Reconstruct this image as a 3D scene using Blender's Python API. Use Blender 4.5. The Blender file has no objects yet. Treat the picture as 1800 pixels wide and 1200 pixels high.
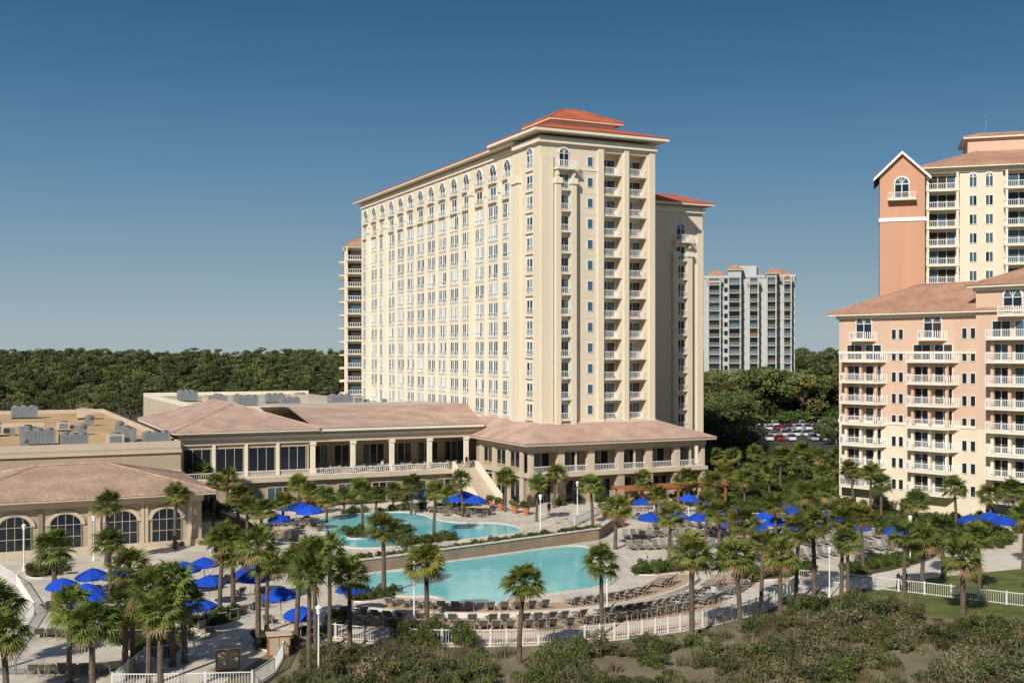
import bpy, math, random
import numpy as np
from mathutils import Vector, Matrix
random.seed(7); rng=np.random.default_rng(7)
R=math.radians
scene=bpy.context.scene
COL=scene.collection
H=22.0; FP=2000.0; HY=620.0
def G(px,py,z=0.0):
    Y=FP*(H-z)/(py-HY); return ((px-900)/FP*Y, Y, z)

# ---------------------------------------------------------------- materials
def new_mat(name):
    m=bpy.data.materials.new(name); m.use_nodes=True
    nt=m.node_tree; b=nt.nodes['Principled BSDF']; return m,nt,b
def mat(name,col,rough=0.8,var=0.12,scale=0.6,metal=0.0,bump=0.0,bscale=8.0,spec=0.3,detail=5.0,objrand=0.0,streak=False):
    m,nt,b=new_mat(name); N=nt.nodes; L=nt.links
    b.inputs['Roughness'].default_value=rough; b.inputs['Metallic'].default_value=metal
    b.inputs['Specular IOR Level'].default_value=spec
    tc=N.new('ShaderNodeTexCoord'); mp=N.new('ShaderNodeMapping'); L.new(tc.outputs['Object'],mp.inputs[0])
    if streak: mp.inputs['Scale'].default_value=(1,1,0.12)
    no=N.new('ShaderNodeTexNoise'); no.inputs['Scale'].default_value=scale; no.inputs['Detail'].default_value=detail
    L.new(mp.outputs[0],no.inputs[0])
    cr=N.new('ShaderNodeValToRGB'); cr.color_ramp.elements[0].position=0.3; cr.color_ramp.elements[1].position=0.7
    cr.color_ramp.elements[0].color=tuple(c*(1-var) for c in col)+(1,)
    cr.color_ramp.elements[1].color=tuple(min(1,c*(1+var)) for c in col)+(1,)
    L.new(no.outputs[0],cr.inputs[0]); out=cr.outputs[0]
    if objrand>0:
        oi=N.new('ShaderNodeObjectInfo'); mr=N.new('ShaderNodeMapRange'); mr.inputs[3].default_value=1-objrand; mr.inputs[4].default_value=1+objrand
        L.new(oi.outputs['Random'],mr.inputs[0])
        hs=N.new('ShaderNodeHueSaturation'); L.new(mr.outputs[0],hs.inputs['Value']); L.new(out,hs.inputs['Color']); out=hs.outputs[0]
    L.new(out,b.inputs['Base Color'])
    if bump>0:
        n2=N.new('ShaderNodeTexNoise'); n2.inputs['Scale'].default_value=bscale; L.new(tc.outputs['Object'],n2.inputs[0])
        bp=N.new('ShaderNodeBump'); bp.inputs['Strength'].default_value=bump; bp.inputs['Distance'].default_value=0.1
        L.new(n2.outputs[0],bp.inputs['Height']); L.new(bp.outputs[0],b.inputs['Normal'])
    return m
def foliage(name,c1,c2,scale=1.2,objrand=0.25,trans=0.25,hue=0.018):
    m,nt,b=new_mat(name); N=nt.nodes; L=nt.links
    b.inputs['Roughness'].default_value=0.55; b.inputs['Specular IOR Level'].default_value=0.25
    tc=N.new('ShaderNodeTexCoord'); no=N.new('ShaderNodeTexNoise'); no.inputs['Scale'].default_value=scale; no.inputs['Detail'].default_value=6
    L.new(tc.outputs['Object'],no.inputs[0])
    cr=N.new('ShaderNodeValToRGB'); cr.color_ramp.elements[0].position=0.35; cr.color_ramp.elements[1].position=0.65
    cr.color_ramp.elements[0].color=c1+(1,); cr.color_ramp.elements[1].color=c2+(1,)
    L.new(no.outputs[0],cr.inputs[0])
    oi=N.new('ShaderNodeObjectInfo'); hs=N.new('ShaderNodeHueSaturation')
    mr=N.new('ShaderNodeMapRange'); mr.inputs[3].default_value=1-objrand; mr.inputs[4].default_value=1+objrand
    L.new(oi.outputs['Random'],mr.inputs[0]); L.new(mr.outputs[0],hs.inputs['Value'])
    mr2=N.new('ShaderNodeMapRange'); mr2.inputs[3].default_value=0.5-hue*1.4; mr2.inputs[4].default_value=0.5+hue
    mm=N.new('ShaderNodeMath'); mm.operation='FRACT'; m3=N.new('ShaderNodeMath'); m3.operation='MULTIPLY'; m3.inputs[1].default_value=7.31
    L.new(oi.outputs['Random'],m3.inputs[0]); L.new(m3.outputs[0],mm.inputs[0]); L.new(mm.outputs[0],mr2.inputs[0]); L.new(mr2.outputs[0],hs.inputs['Hue'])
    L.new(cr.outputs[0],hs.inputs['Color']); L.new(hs.outputs[0],b.inputs['Base Color'])
    if trans>0:
        tr=N.new('ShaderNodeBsdfTranslucent'); L.new(hs.outputs[0],tr.inputs[0])
        mx=N.new('ShaderNodeMixShader'); mx.inputs[0].default_value=trans
        o=N['Material Output']; L.new(b.outputs[0],mx.inputs[1]); L.new(tr.outputs[0],mx.inputs[2]); L.new(mx.outputs[0],o.inputs[0])
    return m
def tile_mat(name,col,var=0.25,scale=2.2):
    m,nt,b=new_mat(name); N=nt.nodes; L=nt.links
    b.inputs['Roughness'].default_value=0.8; b.inputs['Specular IOR Level'].default_value=0.2
    tc=N.new('ShaderNodeTexCoord')
    br=N.new('ShaderNodeTexBrick'); br.inputs['Scale'].default_value=scale; br.inputs['Mortar Size'].default_value=0.03
    br.inputs['Color1'].default_value=tuple(c*(1-var) for c in col)+(1,); br.inputs['Color2'].default_value=tuple(min(1,c*(1+var)) for c in col)+(1,)
    br.inputs['Mortar'].default_value=tuple(c*0.55 for c in col)+(1,)
    L.new(tc.outputs['Object'],br.inputs[0])
    no=N.new('ShaderNodeTexNoise'); no.inputs['Scale'].default_value=0.35; no.inputs['Detail'].default_value=8; L.new(tc.outputs['Object'],no.inputs[0])
    mr=N.new('ShaderNodeMapRange'); mr.inputs[1].default_value=0.3; mr.inputs[2].default_value=0.7; mr.inputs[3].default_value=0.78; mr.inputs[4].default_value=1.15; L.new(no.outputs[0],mr.inputs[0])
    hs=N.new('ShaderNodeHueSaturation'); L.new(mr.outputs[0],hs.inputs['Value']); L.new(br.outputs[0],hs.inputs['Color']); L.new(hs.outputs[0],b.inputs['Base Color'])
    bp=N.new('ShaderNodeBump'); bp.inputs['Strength'].default_value=0.5; bp.inputs['Distance'].default_value=0.08; L.new(br.outputs['Fac'],bp.inputs['Height']); bp.invert=True; L.new(bp.outputs[0],b.inputs['Normal'])
    return m
def glass_mat(name,col,rough=0.06,metal=0.0,spec=0.5):
    m,nt,b=new_mat(name)
    b.inputs['Base Color'].default_value=col+(1,); b.inputs['Roughness'].default_value=rough; b.inputs['Metallic'].default_value=metal; b.inputs['Specular IOR Level'].default_value=spec
    N=nt.nodes; L=nt.links; tc=N.new('ShaderNodeTexCoord'); no=N.new('ShaderNodeTexNoise'); no.inputs['Scale'].default_value=0.9; L.new(tc.outputs['Object'],no.inputs[0])
    bp=N.new('ShaderNodeBump'); bp.inputs['Strength'].default_value=0.05; L.new(no.outputs[0],bp.inputs['Height']); L.new(bp.outputs[0],b.inputs['Normal'])
    return m
M={}
M['cream']=mat('cream_stucco',(0.69,0.60,0.455),0.9,0.05,0.35,bump=0.15,streak=True)
M['cream2']=mat('pale_stucco_trim',(0.74,0.67,0.54),0.9,0.04,0.5)
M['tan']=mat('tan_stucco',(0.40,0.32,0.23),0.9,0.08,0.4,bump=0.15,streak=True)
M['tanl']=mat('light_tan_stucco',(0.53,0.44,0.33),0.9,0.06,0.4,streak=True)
M['white']=mat('white_paint',(0.80,0.79,0.77),0.5,0.03,1.0)
M['fence']=mat('fence_paint',(0.68,0.67,0.64),0.5,0.05,1.0)
M['salmon']=mat('salmon_stucco',(0.54,0.29,0.185),0.9,0.06,0.4,bump=0.1,streak=True)
M['pink']=mat('pink_stucco',(0.60,0.42,0.31),0.9,0.06,0.4,bump=0.1,streak=True)
M['greyst']=mat('grey_stucco',(0.43,0.44,0.43),0.9,0.06,0.4)
M['greyd']=mat('grey_stucco_dark',(0.18,0.20,0.22),0.9,0.06,0.4)
M['redtile']=tile_mat('red_roof_tile',(0.62,0.165,0.085),0.12)
M['tile']=tile_mat('faded_roof_tile',(0.60,0.41,0.32),0.12)
M['tile2']=tile_mat('terracotta_roof_tile',(0.53,0.30,0.20),0.2)
M['tile3']=tile_mat('weathered_roof_tile',(0.55,0.37,0.27),0.25)
M['g1']=glass_mat('window_glass_dark',(0.015,0.022,0.03),spec=0.4)
M['g2']=glass_mat('window_glass_blue',(0.06,0.10,0.125),0.1)
M['g3']=glass_mat('window_glass_curtained',(0.30,0.32,0.32),0.25)
M['gb']=glass_mat('window_glass_sky_blue',(0.05,0.12,0.20),0.08)
M['gc']=glass_mat('window_glass_white_curtain',(0.52,0.52,0.50),0.35)
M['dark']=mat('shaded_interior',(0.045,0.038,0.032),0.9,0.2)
M['roofgravel']=mat('flat_roof_membrane',(0.52,0.35,0.185),0.95,0.15,0.12,detail=8)
M['roofpale']=mat('pale_roof_membrane',(0.48,0.42,0.34),0.95,0.12,0.12,detail=8)
M['hvac']=mat('hvac_grey_metal',(0.22,0.23,0.24),0.5,0.2,0.8,metal=0.1)
M['asphalt']=mat('asphalt',(0.055,0.055,0.055),0.9,0.2,0.4)
M['wood']=mat('stained_wood',(0.30,0.12,0.05),0.7,0.2,3)
M['sling']=mat('lounge_sling',(0.20,0.18,0.155),0.8,0.12,3,objrand=0.3)
M['sframe']=mat('lounge_frame',(0.28,0.26,0.22),0.5,0.1,3)
M['blue']=mat('blue_canvas',(0.006,0.06,0.44),0.75,0.12,2.0,objrand=0.25)
M['trunk']=mat('palm_trunk_bark',(0.12,0.09,0.065),0.95,0.35,3.5,bump=0.6)
M['bark']=mat('tree_bark',(0.12,0.09,0.07),0.95,0.3,2)
M['palm']=foliage('palm_leaf',(0.09,0.12,0.022),(0.21,0.235,0.055),0.8,0.25,0.3)
M['palmdead']=foliage('palm_leaf_dry',(0.20,0.13,0.055),(0.30,0.21,0.10),1.0,0.2,0.2)
M['leaf']=foliage('broad_leaf',(0.045,0.065,0.018),(0.135,0.15,0.045),0.3,0.5,0.0,0.035)
M['pine']=foliage('pine_needles',(0.04,0.062,0.018),(0.12,0.14,0.04),0.35,0.5,0.0,0.03)
M['scrub']=foliage('scrub_leaf',(0.06,0.075,0.022),(0.16,0.16,0.06),0.9,0.4,0.15,0.035)
M['scrubdry']=foliage('scrub_twigs_dry',(0.17,0.13,0.085),(0.28,0.22,0.14),1.2,0.3,0.1)
M['shrub']=foliage('shrub_leaf',(0.045,0.07,0.015),(0.12,0.155,0.032),1.5,0.4,0.2,0.03)
M['pot']=mat('terracotta_pot',(0.45,0.17,0.08),0.8,0.1,3)
def deck_mat():
    m,nt,b=new_mat('pool_deck_paving'); N=nt.nodes; L=nt.links
    b.inputs['Roughness'].default_value=0.85
    tc=N.new('ShaderNodeTexCoord'); br=N.new('ShaderNodeTexBrick'); br.inputs['Scale'].default_value=0.55; br.offset=0.0
    br.inputs['Color1'].default_value=(0.60,0.53,0.43,1); br.inputs['Color2'].default_value=(0.66,0.585,0.48,1); br.inputs['Mortar'].default_value=(0.44,0.38,0.30,1); br.inputs['Mortar Size'].default_value=0.012
    L.new(tc.outputs['Object'],br.inputs[0])
    no=N.new('ShaderNodeTexNoise'); no.inputs['Scale'].default_value=0.25; no.inputs['Detail'].default_value=9; L.new(tc.outputs['Object'],no.inputs[0])
    mr=N.new('ShaderNodeMapRange'); mr.inputs[1].default_value=0.3; mr.inputs[2].default_value=0.7; mr.inputs[3].default_value=0.75; mr.inputs[4].default_value=1.12; L.new(no.outputs[0],mr.inputs[0])
    hs=N.new('ShaderNodeHueSaturation'); L.new(mr.outputs[0],hs.inputs['Value']); L.new(br.outputs[0],hs.inputs['Color']); L.new(hs.outputs[0],b.inputs['Base Color'])
    return m
M['deck']=deck_mat()
M['tandeck']=mat('tan_deck_paving',(0.49,0.33,0.215),0.9,0.15,0.5,detail=8)
M['conc']=mat('concrete_edge',(0.60,0.55,0.48),0.85,0.1,0.8)
M['wallstone']=mat('retaining_wall_stucco',(0.30,0.22,0.15),0.9,0.15,0.8,bump=0.2)
M['ground']=mat('ground_soil_grass',(0.085,0.082,0.04),0.95,0.4,0.08,detail=10,bump=0.3)
M['sand']=mat('dune_sand',(0.20,0.165,0.10),0.95,0.25,0.3,detail=10,bump=0.3)
M['lawn']=mat('lawn_grass',(0.11,0.125,0.03),0.95,0.35,0.4,detail=10,bump=0.4,bscale=20)
M['mulch']=mat('planting_bed',(0.08,0.06,0.035),0.95,0.4,1.2,detail=10)
def water_mat():
    m,nt,b=new_mat('pool_water'); N=nt.nodes; L=nt.links
    b.inputs['Roughness'].default_value=0.06; b.inputs['IOR'].default_value=1.33
    tc=N.new('ShaderNodeTexCoord'); no=N.new('ShaderNodeTexNoise'); no.inputs['Scale'].default_value=0.12; no.inputs['Detail'].default_value=3; L.new(tc.outputs['Object'],no.inputs[0])
    vo=N.new('ShaderNodeTexVoronoi'); vo.feature='SMOOTH_F1'; vo.inputs['Scale'].default_value=1.3; L.new(tc.outputs['Object'],vo.inputs[0])
    ad=N.new('ShaderNodeMath'); ad.operation='MULTIPLY_ADD'; ad.inputs[1].default_value=0.18; L.new(vo.outputs['Distance'],ad.inputs[0]); L.new(no.outputs[0],ad.inputs[2])
    cr=N.new('ShaderNodeValToRGB'); cr.color_ramp.elements[0].position=0.4; cr.color_ramp.elements[1].position=0.75
    cr.color_ramp.elements[0].color=(0.13,0.50,0.53,1); cr.color_ramp.elements[1].color=(0.21,0.62,0.63,1)
    L.new(ad.outputs[0],cr.inputs[0]); L.new(cr.outputs[0],b.inputs['Base Color'])
    n2=N.new('ShaderNodeTexNoise'); n2.inputs['Scale'].default_value=2.5; n2.inputs['Detail'].default_value=4; L.new(tc.outputs['Object'],n2.inputs[0])
    bp=N.new('ShaderNodeBump'); bp.inputs['Strength'].default_value=0.25; bp.inputs['Distance'].default_value=0.06; L.new(n2.outputs[0],bp.inputs['Height']); L.new(bp.outputs[0],b.inputs['Normal'])
    return m
M['water']=water_mat()

# ---------------------------------------------------------------- builder
class MB:
    def __init__(s): s.v=[]; s.f=[]; s.m=[]; s.names=[]
    def mi(s,n):
        if n not in s.names: s.names.append(n)
        return s.names.index(n)
    def box(s,x0,x1,y0,y1,z0,z1,m):
        if x0>x1:x0,x1=x1,x0
        if y0>y1:y0,y1=y1,y0
        b=len(s.v)
        s.v+=[(x0,y0,z0),(x1,y0,z0),(x1,y1,z0),(x0,y1,z0),(x0,y0,z1),(x1,y0,z1),(x1,y1,z1),(x0,y1,z1)]
        s.f+=[(b,b+3,b+2,b+1),(b+4,b+5,b+6,b+7),(b,b+1,b+5,b+4),(b+1,b+2,b+6,b+5),(b+2,b+3,b+7,b+6),(b+3,b,b+4,b+7)]
        s.m+=[s.mi(m)]*6
    def poly(s,pts,m):
        b=len(s.v); s.v+=[tuple(p) for p in pts]; s.f.append(tuple(range(b,b+len(pts)))); s.m.append(s.mi(m))
    def prism(s,pts,z0,z1,m,mside=None):
        n=len(pts); s.poly([(p[0],p[1],z1) for p in pts],m)
        for i in range(n):
            a=pts[i]; c=pts[(i+1)%n]
            s.poly([(a[0],a[1],z0),(c[0],c[1],z0),(c[0],c[1],z1),(a[0],a[1],z1)],mside or m)
    def cyl(s,x,y,z0,z1,r0,r1,m,n=8,x1=None,y1=None,cap=True):
        x1=x if x1 is None else x1; y1=y if y1 is None else y1
        b=len(s.v)
        for i in range(n):
            a=2*math.pi*i/n; s.v.append((x+r0*math.cos(a),y+r0*math.sin(a),z0))
        for i in range(n):
            a=2*math.pi*i/n; s.v.append((x1+r1*math.cos(a),y1+r1*math.sin(a),z1))
        for i in range(n): s.f.append((b+i,b+(i+1)%n,b+n+(i+1)%n,b+n+i)); s.m.append(s.mi(m))
        if cap: s.f.append(tuple(range(b+n,b+2*n))); s.m.append(s.mi(m))
    def fb(s,F,u0,u1,d0,d1,z0,z1,m):
        p=F(u0,d0,0); q=F(u1,d1,0); s.box(p[0],q[0],p[1],q[1],z0,z1,m)
    def hip(s,x0,x1,y0,y1,z,h,m,thick=0.35,mf='cream2'):
        w=x1-x0; d=y1-y0
        if w>=d: a=(x0+d/2,(y0+y1)/2,z+h); c=(x1-d/2,(y0+y1)/2,z+h)
        else: a=((x0+x1)/2,y0+w/2,z+h); c=((x0+x1)/2,y1-w/2,z+h)
        A=(x0,y0,z);B=(x1,y0,z);C=(x1,y1,z);D=(x0,y1,z)
        if w>=d:
            s.poly([A,B,c,a],m); s.poly([B,C,c],m); s.poly([C,D,a,c],m); s.poly([D,A,a],m)
        else:
            s.poly([A,B,a],m); s.poly([B,C,c,a],m); s.poly([C,D,c],m); s.poly([D,A,a,c],m)
        s.box(x0+0.08,x1-0.08,y0+0.08,y1-0.08,z-thick,z-0.01,mf)
        s.box(x0,x1,y0,y1,z-0.12,z-0.005,m)
        def ridge(p,q):
            p=Vector(p);q=Vector(q);dv=(q-p)
            if dv.length<0.1: return
            dn=dv.normalized(); sd=dn.cross(Vector((0,0,1))).normalized()*0.16; up=Vector((0,0,0.14))
            s.poly([p-sd,q-sd,q+up,p+up],m); s.poly([p+up,q+up,q+sd,p+sd],m)
        ridge(a,c)
        if w>=d: ridge(A,a);ridge(D,a);ridge(B,c);ridge(C,c)
        else: ridge(A,a);ridge(B,a);ridge(D,c);ridge(C,c)
    def frustum(s,x0,x1,y0,y1,z,X0,X1,Y0,Y1,Z,m,mf='cream2',thick=0.4):
        A=(x0,y0,z);B=(x1,y0,z);C=(x1,y1,z);D=(x0,y1,z);a=(X0,Y0,Z);b=(X1,Y0,Z);c=(X1,Y1,Z);d=(X0,Y1,Z)
        for q in ([A,B,b,a],[B,C,c,b],[C,D,d,c],[D,A,a,d],[a,b,c,d]): s.poly(q,m)
        s.box(x0+0.08,x1-0.08,y0+0.08,y1-0.08,z-thick,z-0.01,mf)
        s.box(x0,x1,y0,y1,z-0.12,z-0.005,m)
    def obj(s,name,parent=None,smooth=False,link=True):
        me=bpy.data.meshes.new(name); me.from_pydata(s.v,[],s.f)
        for n in s.names: me.materials.append(M[n])
        me.polygons.foreach_set('material_index',s.m)
        if smooth: me.polygons.foreach_set('use_smooth',[True]*len(s.f))
        me.update()
        if not link: return me
        o=bpy.data.objects.new(name,me); COL.objects.link(o)
        if parent: o.parent=parent
        return o
def empty(name,loc=(0,0,0),rz=0.0):
    e=bpy.data.objects.new(name,None); e.location=loc; e.rotation_euler=(0,0,rz); e.empty_display_size=1; COL.objects.link(e); return e
def place(me,name,loc,rz=0,sc=1.0,parent=None,tilt=(0,0)):
    o=bpy.data.objects.new(name,me); o.location=loc; o.rotation_euler=(tilt[0],tilt[1],rz)
    o.scale=(sc,)*3 if not isinstance(sc,tuple) else sc
    COL.objects.link(o)
    if parent: o.parent=parent
    return o

def window(F,fr,gl,uc,z0,z1,w,d,panes=2,arch=False,glist=('g1','g2','g3','g1','g3'),bar=0.12,tb=True,fm='white'):
    pw=w/panes
    for i in range(panes):
        u0=uc-w/2+i*pw
        gl.fb(F,u0+0.02,u0+pw-0.02,d,d+0.03,z0+0.02,z1-0.02,random.choice(glist))
    for i in range(panes+1):
        u=uc-w/2+i*pw; fr.fb(F,u-bar/2,u+bar/2,d,d+0.08,z0,z1,fm)
    if tb:
        fr.fb(F,uc-w/2-bar/2,uc+w/2+bar/2,d,d+0.09,z1-bar/2,z1+bar/2,fm); fr.fb(F,uc-w/2-bar/2,uc+w/2+bar/2,d,d+0.09,z0-bar/2,z0+bar/2,fm)
    if arch:
        r=w/2; n=10
        pts=[F(uc+r*math.cos(math.pi*i/n),d+0.04,z1+0.05+r*math.sin(math.pi*i/n)) for i in range(n+1)]
        gl.poly(pts,'g2')
        for i in range(n):
            a0=math.pi*i/n;a1=math.pi*(i+1)/n
            ra,rb,dd=r-0.05,r+0.14,0.12
            q=[F(uc+ra*math.cos(a0),d+dd,z1+0.05+ra*math.sin(a0)),F(uc+rb*math.cos(a0),d+dd,z1+0.05+rb*math.sin(a0)),F(uc+rb*math.cos(a1),d+dd,z1+0.05+rb*math.sin(a1)),F(uc+ra*math.cos(a1),d+dd,z1+0.05+ra*math.sin(a1))]
            fr.poly(q,'white')
            q2=[F(uc+rb*math.cos(a0),d,z1+0.05+rb*math.sin(a0)),F(uc+rb*math.cos(a1),d,z1+0.05+rb*math.sin(a1)),q[2],q[1]]
            fr.poly(q2,'white')
        for a in (math.pi/3,math.pi/2,2*math.pi/3):
            q=[F(uc-0.04*math.sin(a),d+0.08,z1+0.04*math.cos(a)+0.05),F(uc+0.04*math.sin(a),d+0.08,z1-0.04*math.cos(a)+0.05),
               F(uc+r*math.cos(a)+0.04*math.sin(a),d+0.08,z1+0.05+r*math.sin(a)-0.04*math.cos(a)),F(uc+r*math.cos(a)-0.04*math.sin(a),d+0.08,z1+0.05+r*math.sin(a)+0.04*math.cos(a))]
            fr.poly(q,'white')
def rail(F,mb,u0,u1,d,z0,h=1.0,m='white',step=0.28,sides=0.0,bt=0.05):
    mb.fb(F,u0,u1,d-0.04,d+0.04,z0+h-0.08,z0+h,m); mb.fb(F,u0,u1,d-0.03,d+0.03,z0+0.06,z0+0.13,m)
    n=max(2,int((u1-u0)/step))
    for i in range(n+1):
        u=u0+(u1-u0)*i/n; mb.fb(F,u-bt/2,u+bt/2,d-0.02,d+0.02,z0+0.1,z0+h-0.07,m)
    if sides:
        for u in (u0,u1):
            mb.fb(F,u-0.04,u+0.04,d-sides,d,z0+h-0.08,z0+h-0.002,m)
            k=max(2,int(sides/step))
            for j in range(k):
                dd=d-sides*j/k; mb.fb(F,u-0.02,u+0.02,dd-0.03,dd+0.03,z0+0.02,z0+h-0.08,m)

# ================================================================ HOTEL
TH=math.atan2(0.431,0.902); C0=(4.05,162.0)
cs,sn=math.cos(TH),math.sin(TH)
def S(s,t,z=0): return (C0[0]+cs*s-sn*t, C0[1]+sn*s+cs*t, z)
hotel=empty('hotel_tower',(C0[0],C0[1],0),TH)
W=MB(); FR=MB(); GL=MB(); RF=MB(); RL=MB(); TR=MB()
FL=lambda u,d,z:(0.5-d,u,z)
FLp=lambda u,d,z:(0.0-d,u,z)
FRr=lambda u,d,z:(u,-d,z)
TOP=53.0
W.box(1.8,19.1,1.8,83,10.8,TOP,'cream')
W.box(0.5,1.8,8.4,82.9,10.8,TOP-0.02,'cream')
W.box(0.0,1.8,1.8,8.4,10.8,TOP-0.01,'cream')
W.box(0.0,10.3,0,1.8,10.8,TOP+0.01,'cream')
W.box(13.5,14.8,0,1.8,10.8,TOP+0.01,'cream'); W.box(17.8,19.1,0,1.8,10.8,TOP+0.01,'cream')
W.box(10.3,13.5,0.02,1.8,51.3,TOP,'cream'); W.box(14.8,17.8,0.02,1.8,51.3,TOP,'cream')
W.box(10.3,13.5,0.02,1.8,10.8,12.2,'cream'); W.box(14.8,17.8,0.02,1.8,10.8,12.2,'cream')
zc=[13.7+3*k for k in range(13)]
cols=[11.8+5.25*i for i in range(14)]
hw=1.72
for i,c in enumerate(cols):
    lo=(8.4 if i==0 else c-5.25+hw)
    W.fb(FL,lo,c-hw,0,0.13,10.9,TOP-0.05,'cream')
    if i>0:
        pc=c-2.625
        top=46.6 if (i not in (4,5,6,7,8)) else 45.2
        TR.fb(FL,pc-0.2,pc+0.2,0.13,0.36,11.5,top,'cream2'); TR.fb(FL,pc-0.36,pc+0.36,0.13,0.55,top,top+0.8,'cream2'); TR.fb(FL,pc-0.22,pc+0.22,0.13,0.42,top+0.8,top+1.5,'cream2')
    for k,z in enumerate(zc):
        zt=z+1.1; zb=z-1.15
        nzb=(zc[k+1]-1.15) if k<12 else TOP-0.06
        if k==12: zt=z+0.5
        W.fb(FL,c-hw,c+hw,0,0.09,zt,nzb,'cream')
        if k<11:
            W.fb(FL,c-0.14,c+0.14,0.0,0.11,zb,zt+0.002,'white')
            gl_=random.choice((('g3','gc'),('g1','g2'),('g2','g3'),('g1','gc'),('g2','g1'),('g2','g2')))
            window(FL,FR,GL,c-0.92,zb,zt,1.46,0.02,panes=2,glist=gl_,bar=0.1)
            window(FL,FR,GL,c+0.92,zb,zt,1.46,0.02,panes=2,glist=gl_,bar=0.1)
            rail(FL,RL,c-1.6,c+1.6,0.18,zb-0.02,0.72,step=0.64,bt=0.04)
            TR.fb(FL,c-1.65,c+1.65,0.09,0.22,zb-0.16,zb-0.03,'white')
        else:
            window(FL,FR,GL,c,zb,zt,2.1,0.02,panes=2,glist=('g1','g2','g2'),bar=0.12)
            if k==12:
                window(FL,FR,GL,c,zt-0.1,zt+0.02,2.1,0.1,panes=1,arch=True,tb=False)
            TR.fb(FL,c-1.45,c+1.45,0.09,0.62,zb-0.25,zb-0.03,'cream2'); rail(FL,RL,c-1.4,c+1.4,0.56,zb-0.02,0.9,step=0.4,sides=0.4)
    W.fb(FL,c-hw,c+hw,0,0.09,10.9,zc[0]-1.15,'cream')
W.fb(FL,cols[-1]+hw,82.9,0,0.13,10.9,TOP-0.05,'cream')
for (a,b,top) in ((cols[0]-2.3,cols[2]+2.625,47.4),(cols[11]-2.625,cols[13]-2.625,46.2)):
    for u in (a,b):
        TR.fb(FL,u-0.45,u+0.45,0.13,0.75,11.4,top,'cream2'); TR.fb(FL,u-0.62,u+0.62,0.13,0.92,top,top+0.9,'cream2'); TR.fb(FL,u-0.36,u+0.36,0.13,0.66,top+0.9,top+1.6,'cream2')
TR.fb(FL,8.5,83,0.13,0.4,TOP-1.1,TOP-0.4,'cream2')
TR.fb(FL,8.5,83,0.13,0.32,11.2,12.0,'cream2')
W.fb(FLp,5.9,8.4,0,0.6,10.9,46.9,'cream'); TR.fb(FLp,5.7,8.6,0.0,0.85,46.9,47.6,'cream2'); W.fb(FLp,6.3,8.0,0,0.45,47.6,48.9,'cream')
W.fb(FLp,0.0,2.0,0,0.2,10.9,50.2,'cream'); W.fb(FLp,4.5,5.9,0,0.2,10.9,50.2,'cream')
for k,z in enumerate(zc):
    window(FLp,FR,GL,3.27,z-1.1,z+0.95,1.9,0.02,panes=2,glist=('g1','g2','g3'),bar=0.16,arch=(k==12))
    rail(FLp,RL,2.2,4.3,0.24,z-1.15,0.9,step=0.35)
    TR.fb(FLp,2.0,4.5,0.0,0.28,z-1.45,z-1.2,'cream2')
TR.fb(FLp,-0.12,8.4,0.0,0.55,TOP-1.0,TOP-0.35,'cream2')
W.fb(FRr,0,1.9,0,0.35,10.9,50.2,'cream')
W.fb(FRr,2.1,2.9,0,0.9,10.9,46.2,'cream'); W.fb(FRr,4.6,5.4,0,0.9,10.9,46.2,'cream')
TR.fb(FRr,1.95,3.05,0,1.08,46.2,47.0,'cream2'); TR.fb(FRr,4.45,5.55,0,1.08,46.2,47.0,'cream2')
W.fb(FRr,2.25,2.75,0,0.7,47.0,48.0,'cream'); W.fb(FRr,4.75,5.25,0,0.7,47.0,48.0,'cream')
def stack(F,uc,zs,w=1.65,archtop=True,dd=0.9):
    for k,z in enumerate(zs):
        window(F,FR,GL,uc,z-1.2,z+0.95,w-0.1,0.02,panes=2,glist=('g1','g1','g2'),bar=0.07,arch=(archtop and k==len(zs)-1))
        if k==len(zs)-1:
            TR.fb(F,uc-1.7,uc+1.7,0.0,1.35,z-1.5,z-1.22,'cream2'); rail(F,RL,uc-1.6,uc+1.6,1.28,z-1.2,1.0,step=0.25,sides=1.2)
            for q in (-1.3,1.3): TR.fb(F,uc+q-0.15,uc+q+0.15,0.0,0.9,z-2.3,z-1.5,'cream2')
        else:
            TR.fb(F,uc-w/2-0.02,uc+w/2+0.02,0.0,0.8,z-1.45,z-1.25,'cream2'); rail(F,RL,uc-w/2-0.02,uc+w/2+0.02,0.78,z-1.25,0.95,step=0.25,bt=0.035)
stack(FRr,3.75,zc)
for z in zc:
    window(FRr,FR,GL,8.07,z-0.6,z+0.7,0.9,0.01,panes=1,glist=('gb',),bar=0.05)
for (a,b) in ((10.3,13.5),(14.8,17.8)):
    for k in range(13):
        zf=12.2+3*k
        if k: TR.box(a,b,0.0,1.79,zf-0.2,zf,'cream2')
        else: TR.box(a,b,0.0,1.79,zf+0.01,zf+0.1,'cream2')
        rail(FRr,RL,a+0.05,b-0.05,-0.06,zf+0.02,1.0,step=0.22,bt=0.035)
        Fb=lambda u,d,z:(u,1.79-d,z)
        window(Fb,FR,GL,(a+b)/2,zf+0.1,zf+2.35,2.7,0.0,panes=2,glist=('g1','g2','g1','g2','g3'),bar=0.08)
        if random.random()<0.5:
            x=random.uniform(a+0.5,b-0.9); TR.box(x,x+0.45,0.7,1.15,zf+0.4,zf+0.45,'dark'); TR.box(x,x+0.45,1.12,1.16,zf+0.45,zf+0.95,'dark'); TR.box(x,x+0.05,0.7,0.75,zf,zf+0.4,'dark'); TR.box(x+0.4,x+0.45,0.7,0.75,zf,zf+0.4,'dark')
for (u0,u1) in ((6.0,10.3),(13.5,14.8),(17.8,19.1)):
    TR.fb(FRr,u0+0.0,u1,0.0,0.1,TOP-4.6,TOP-4.35,'cream2')
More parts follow.
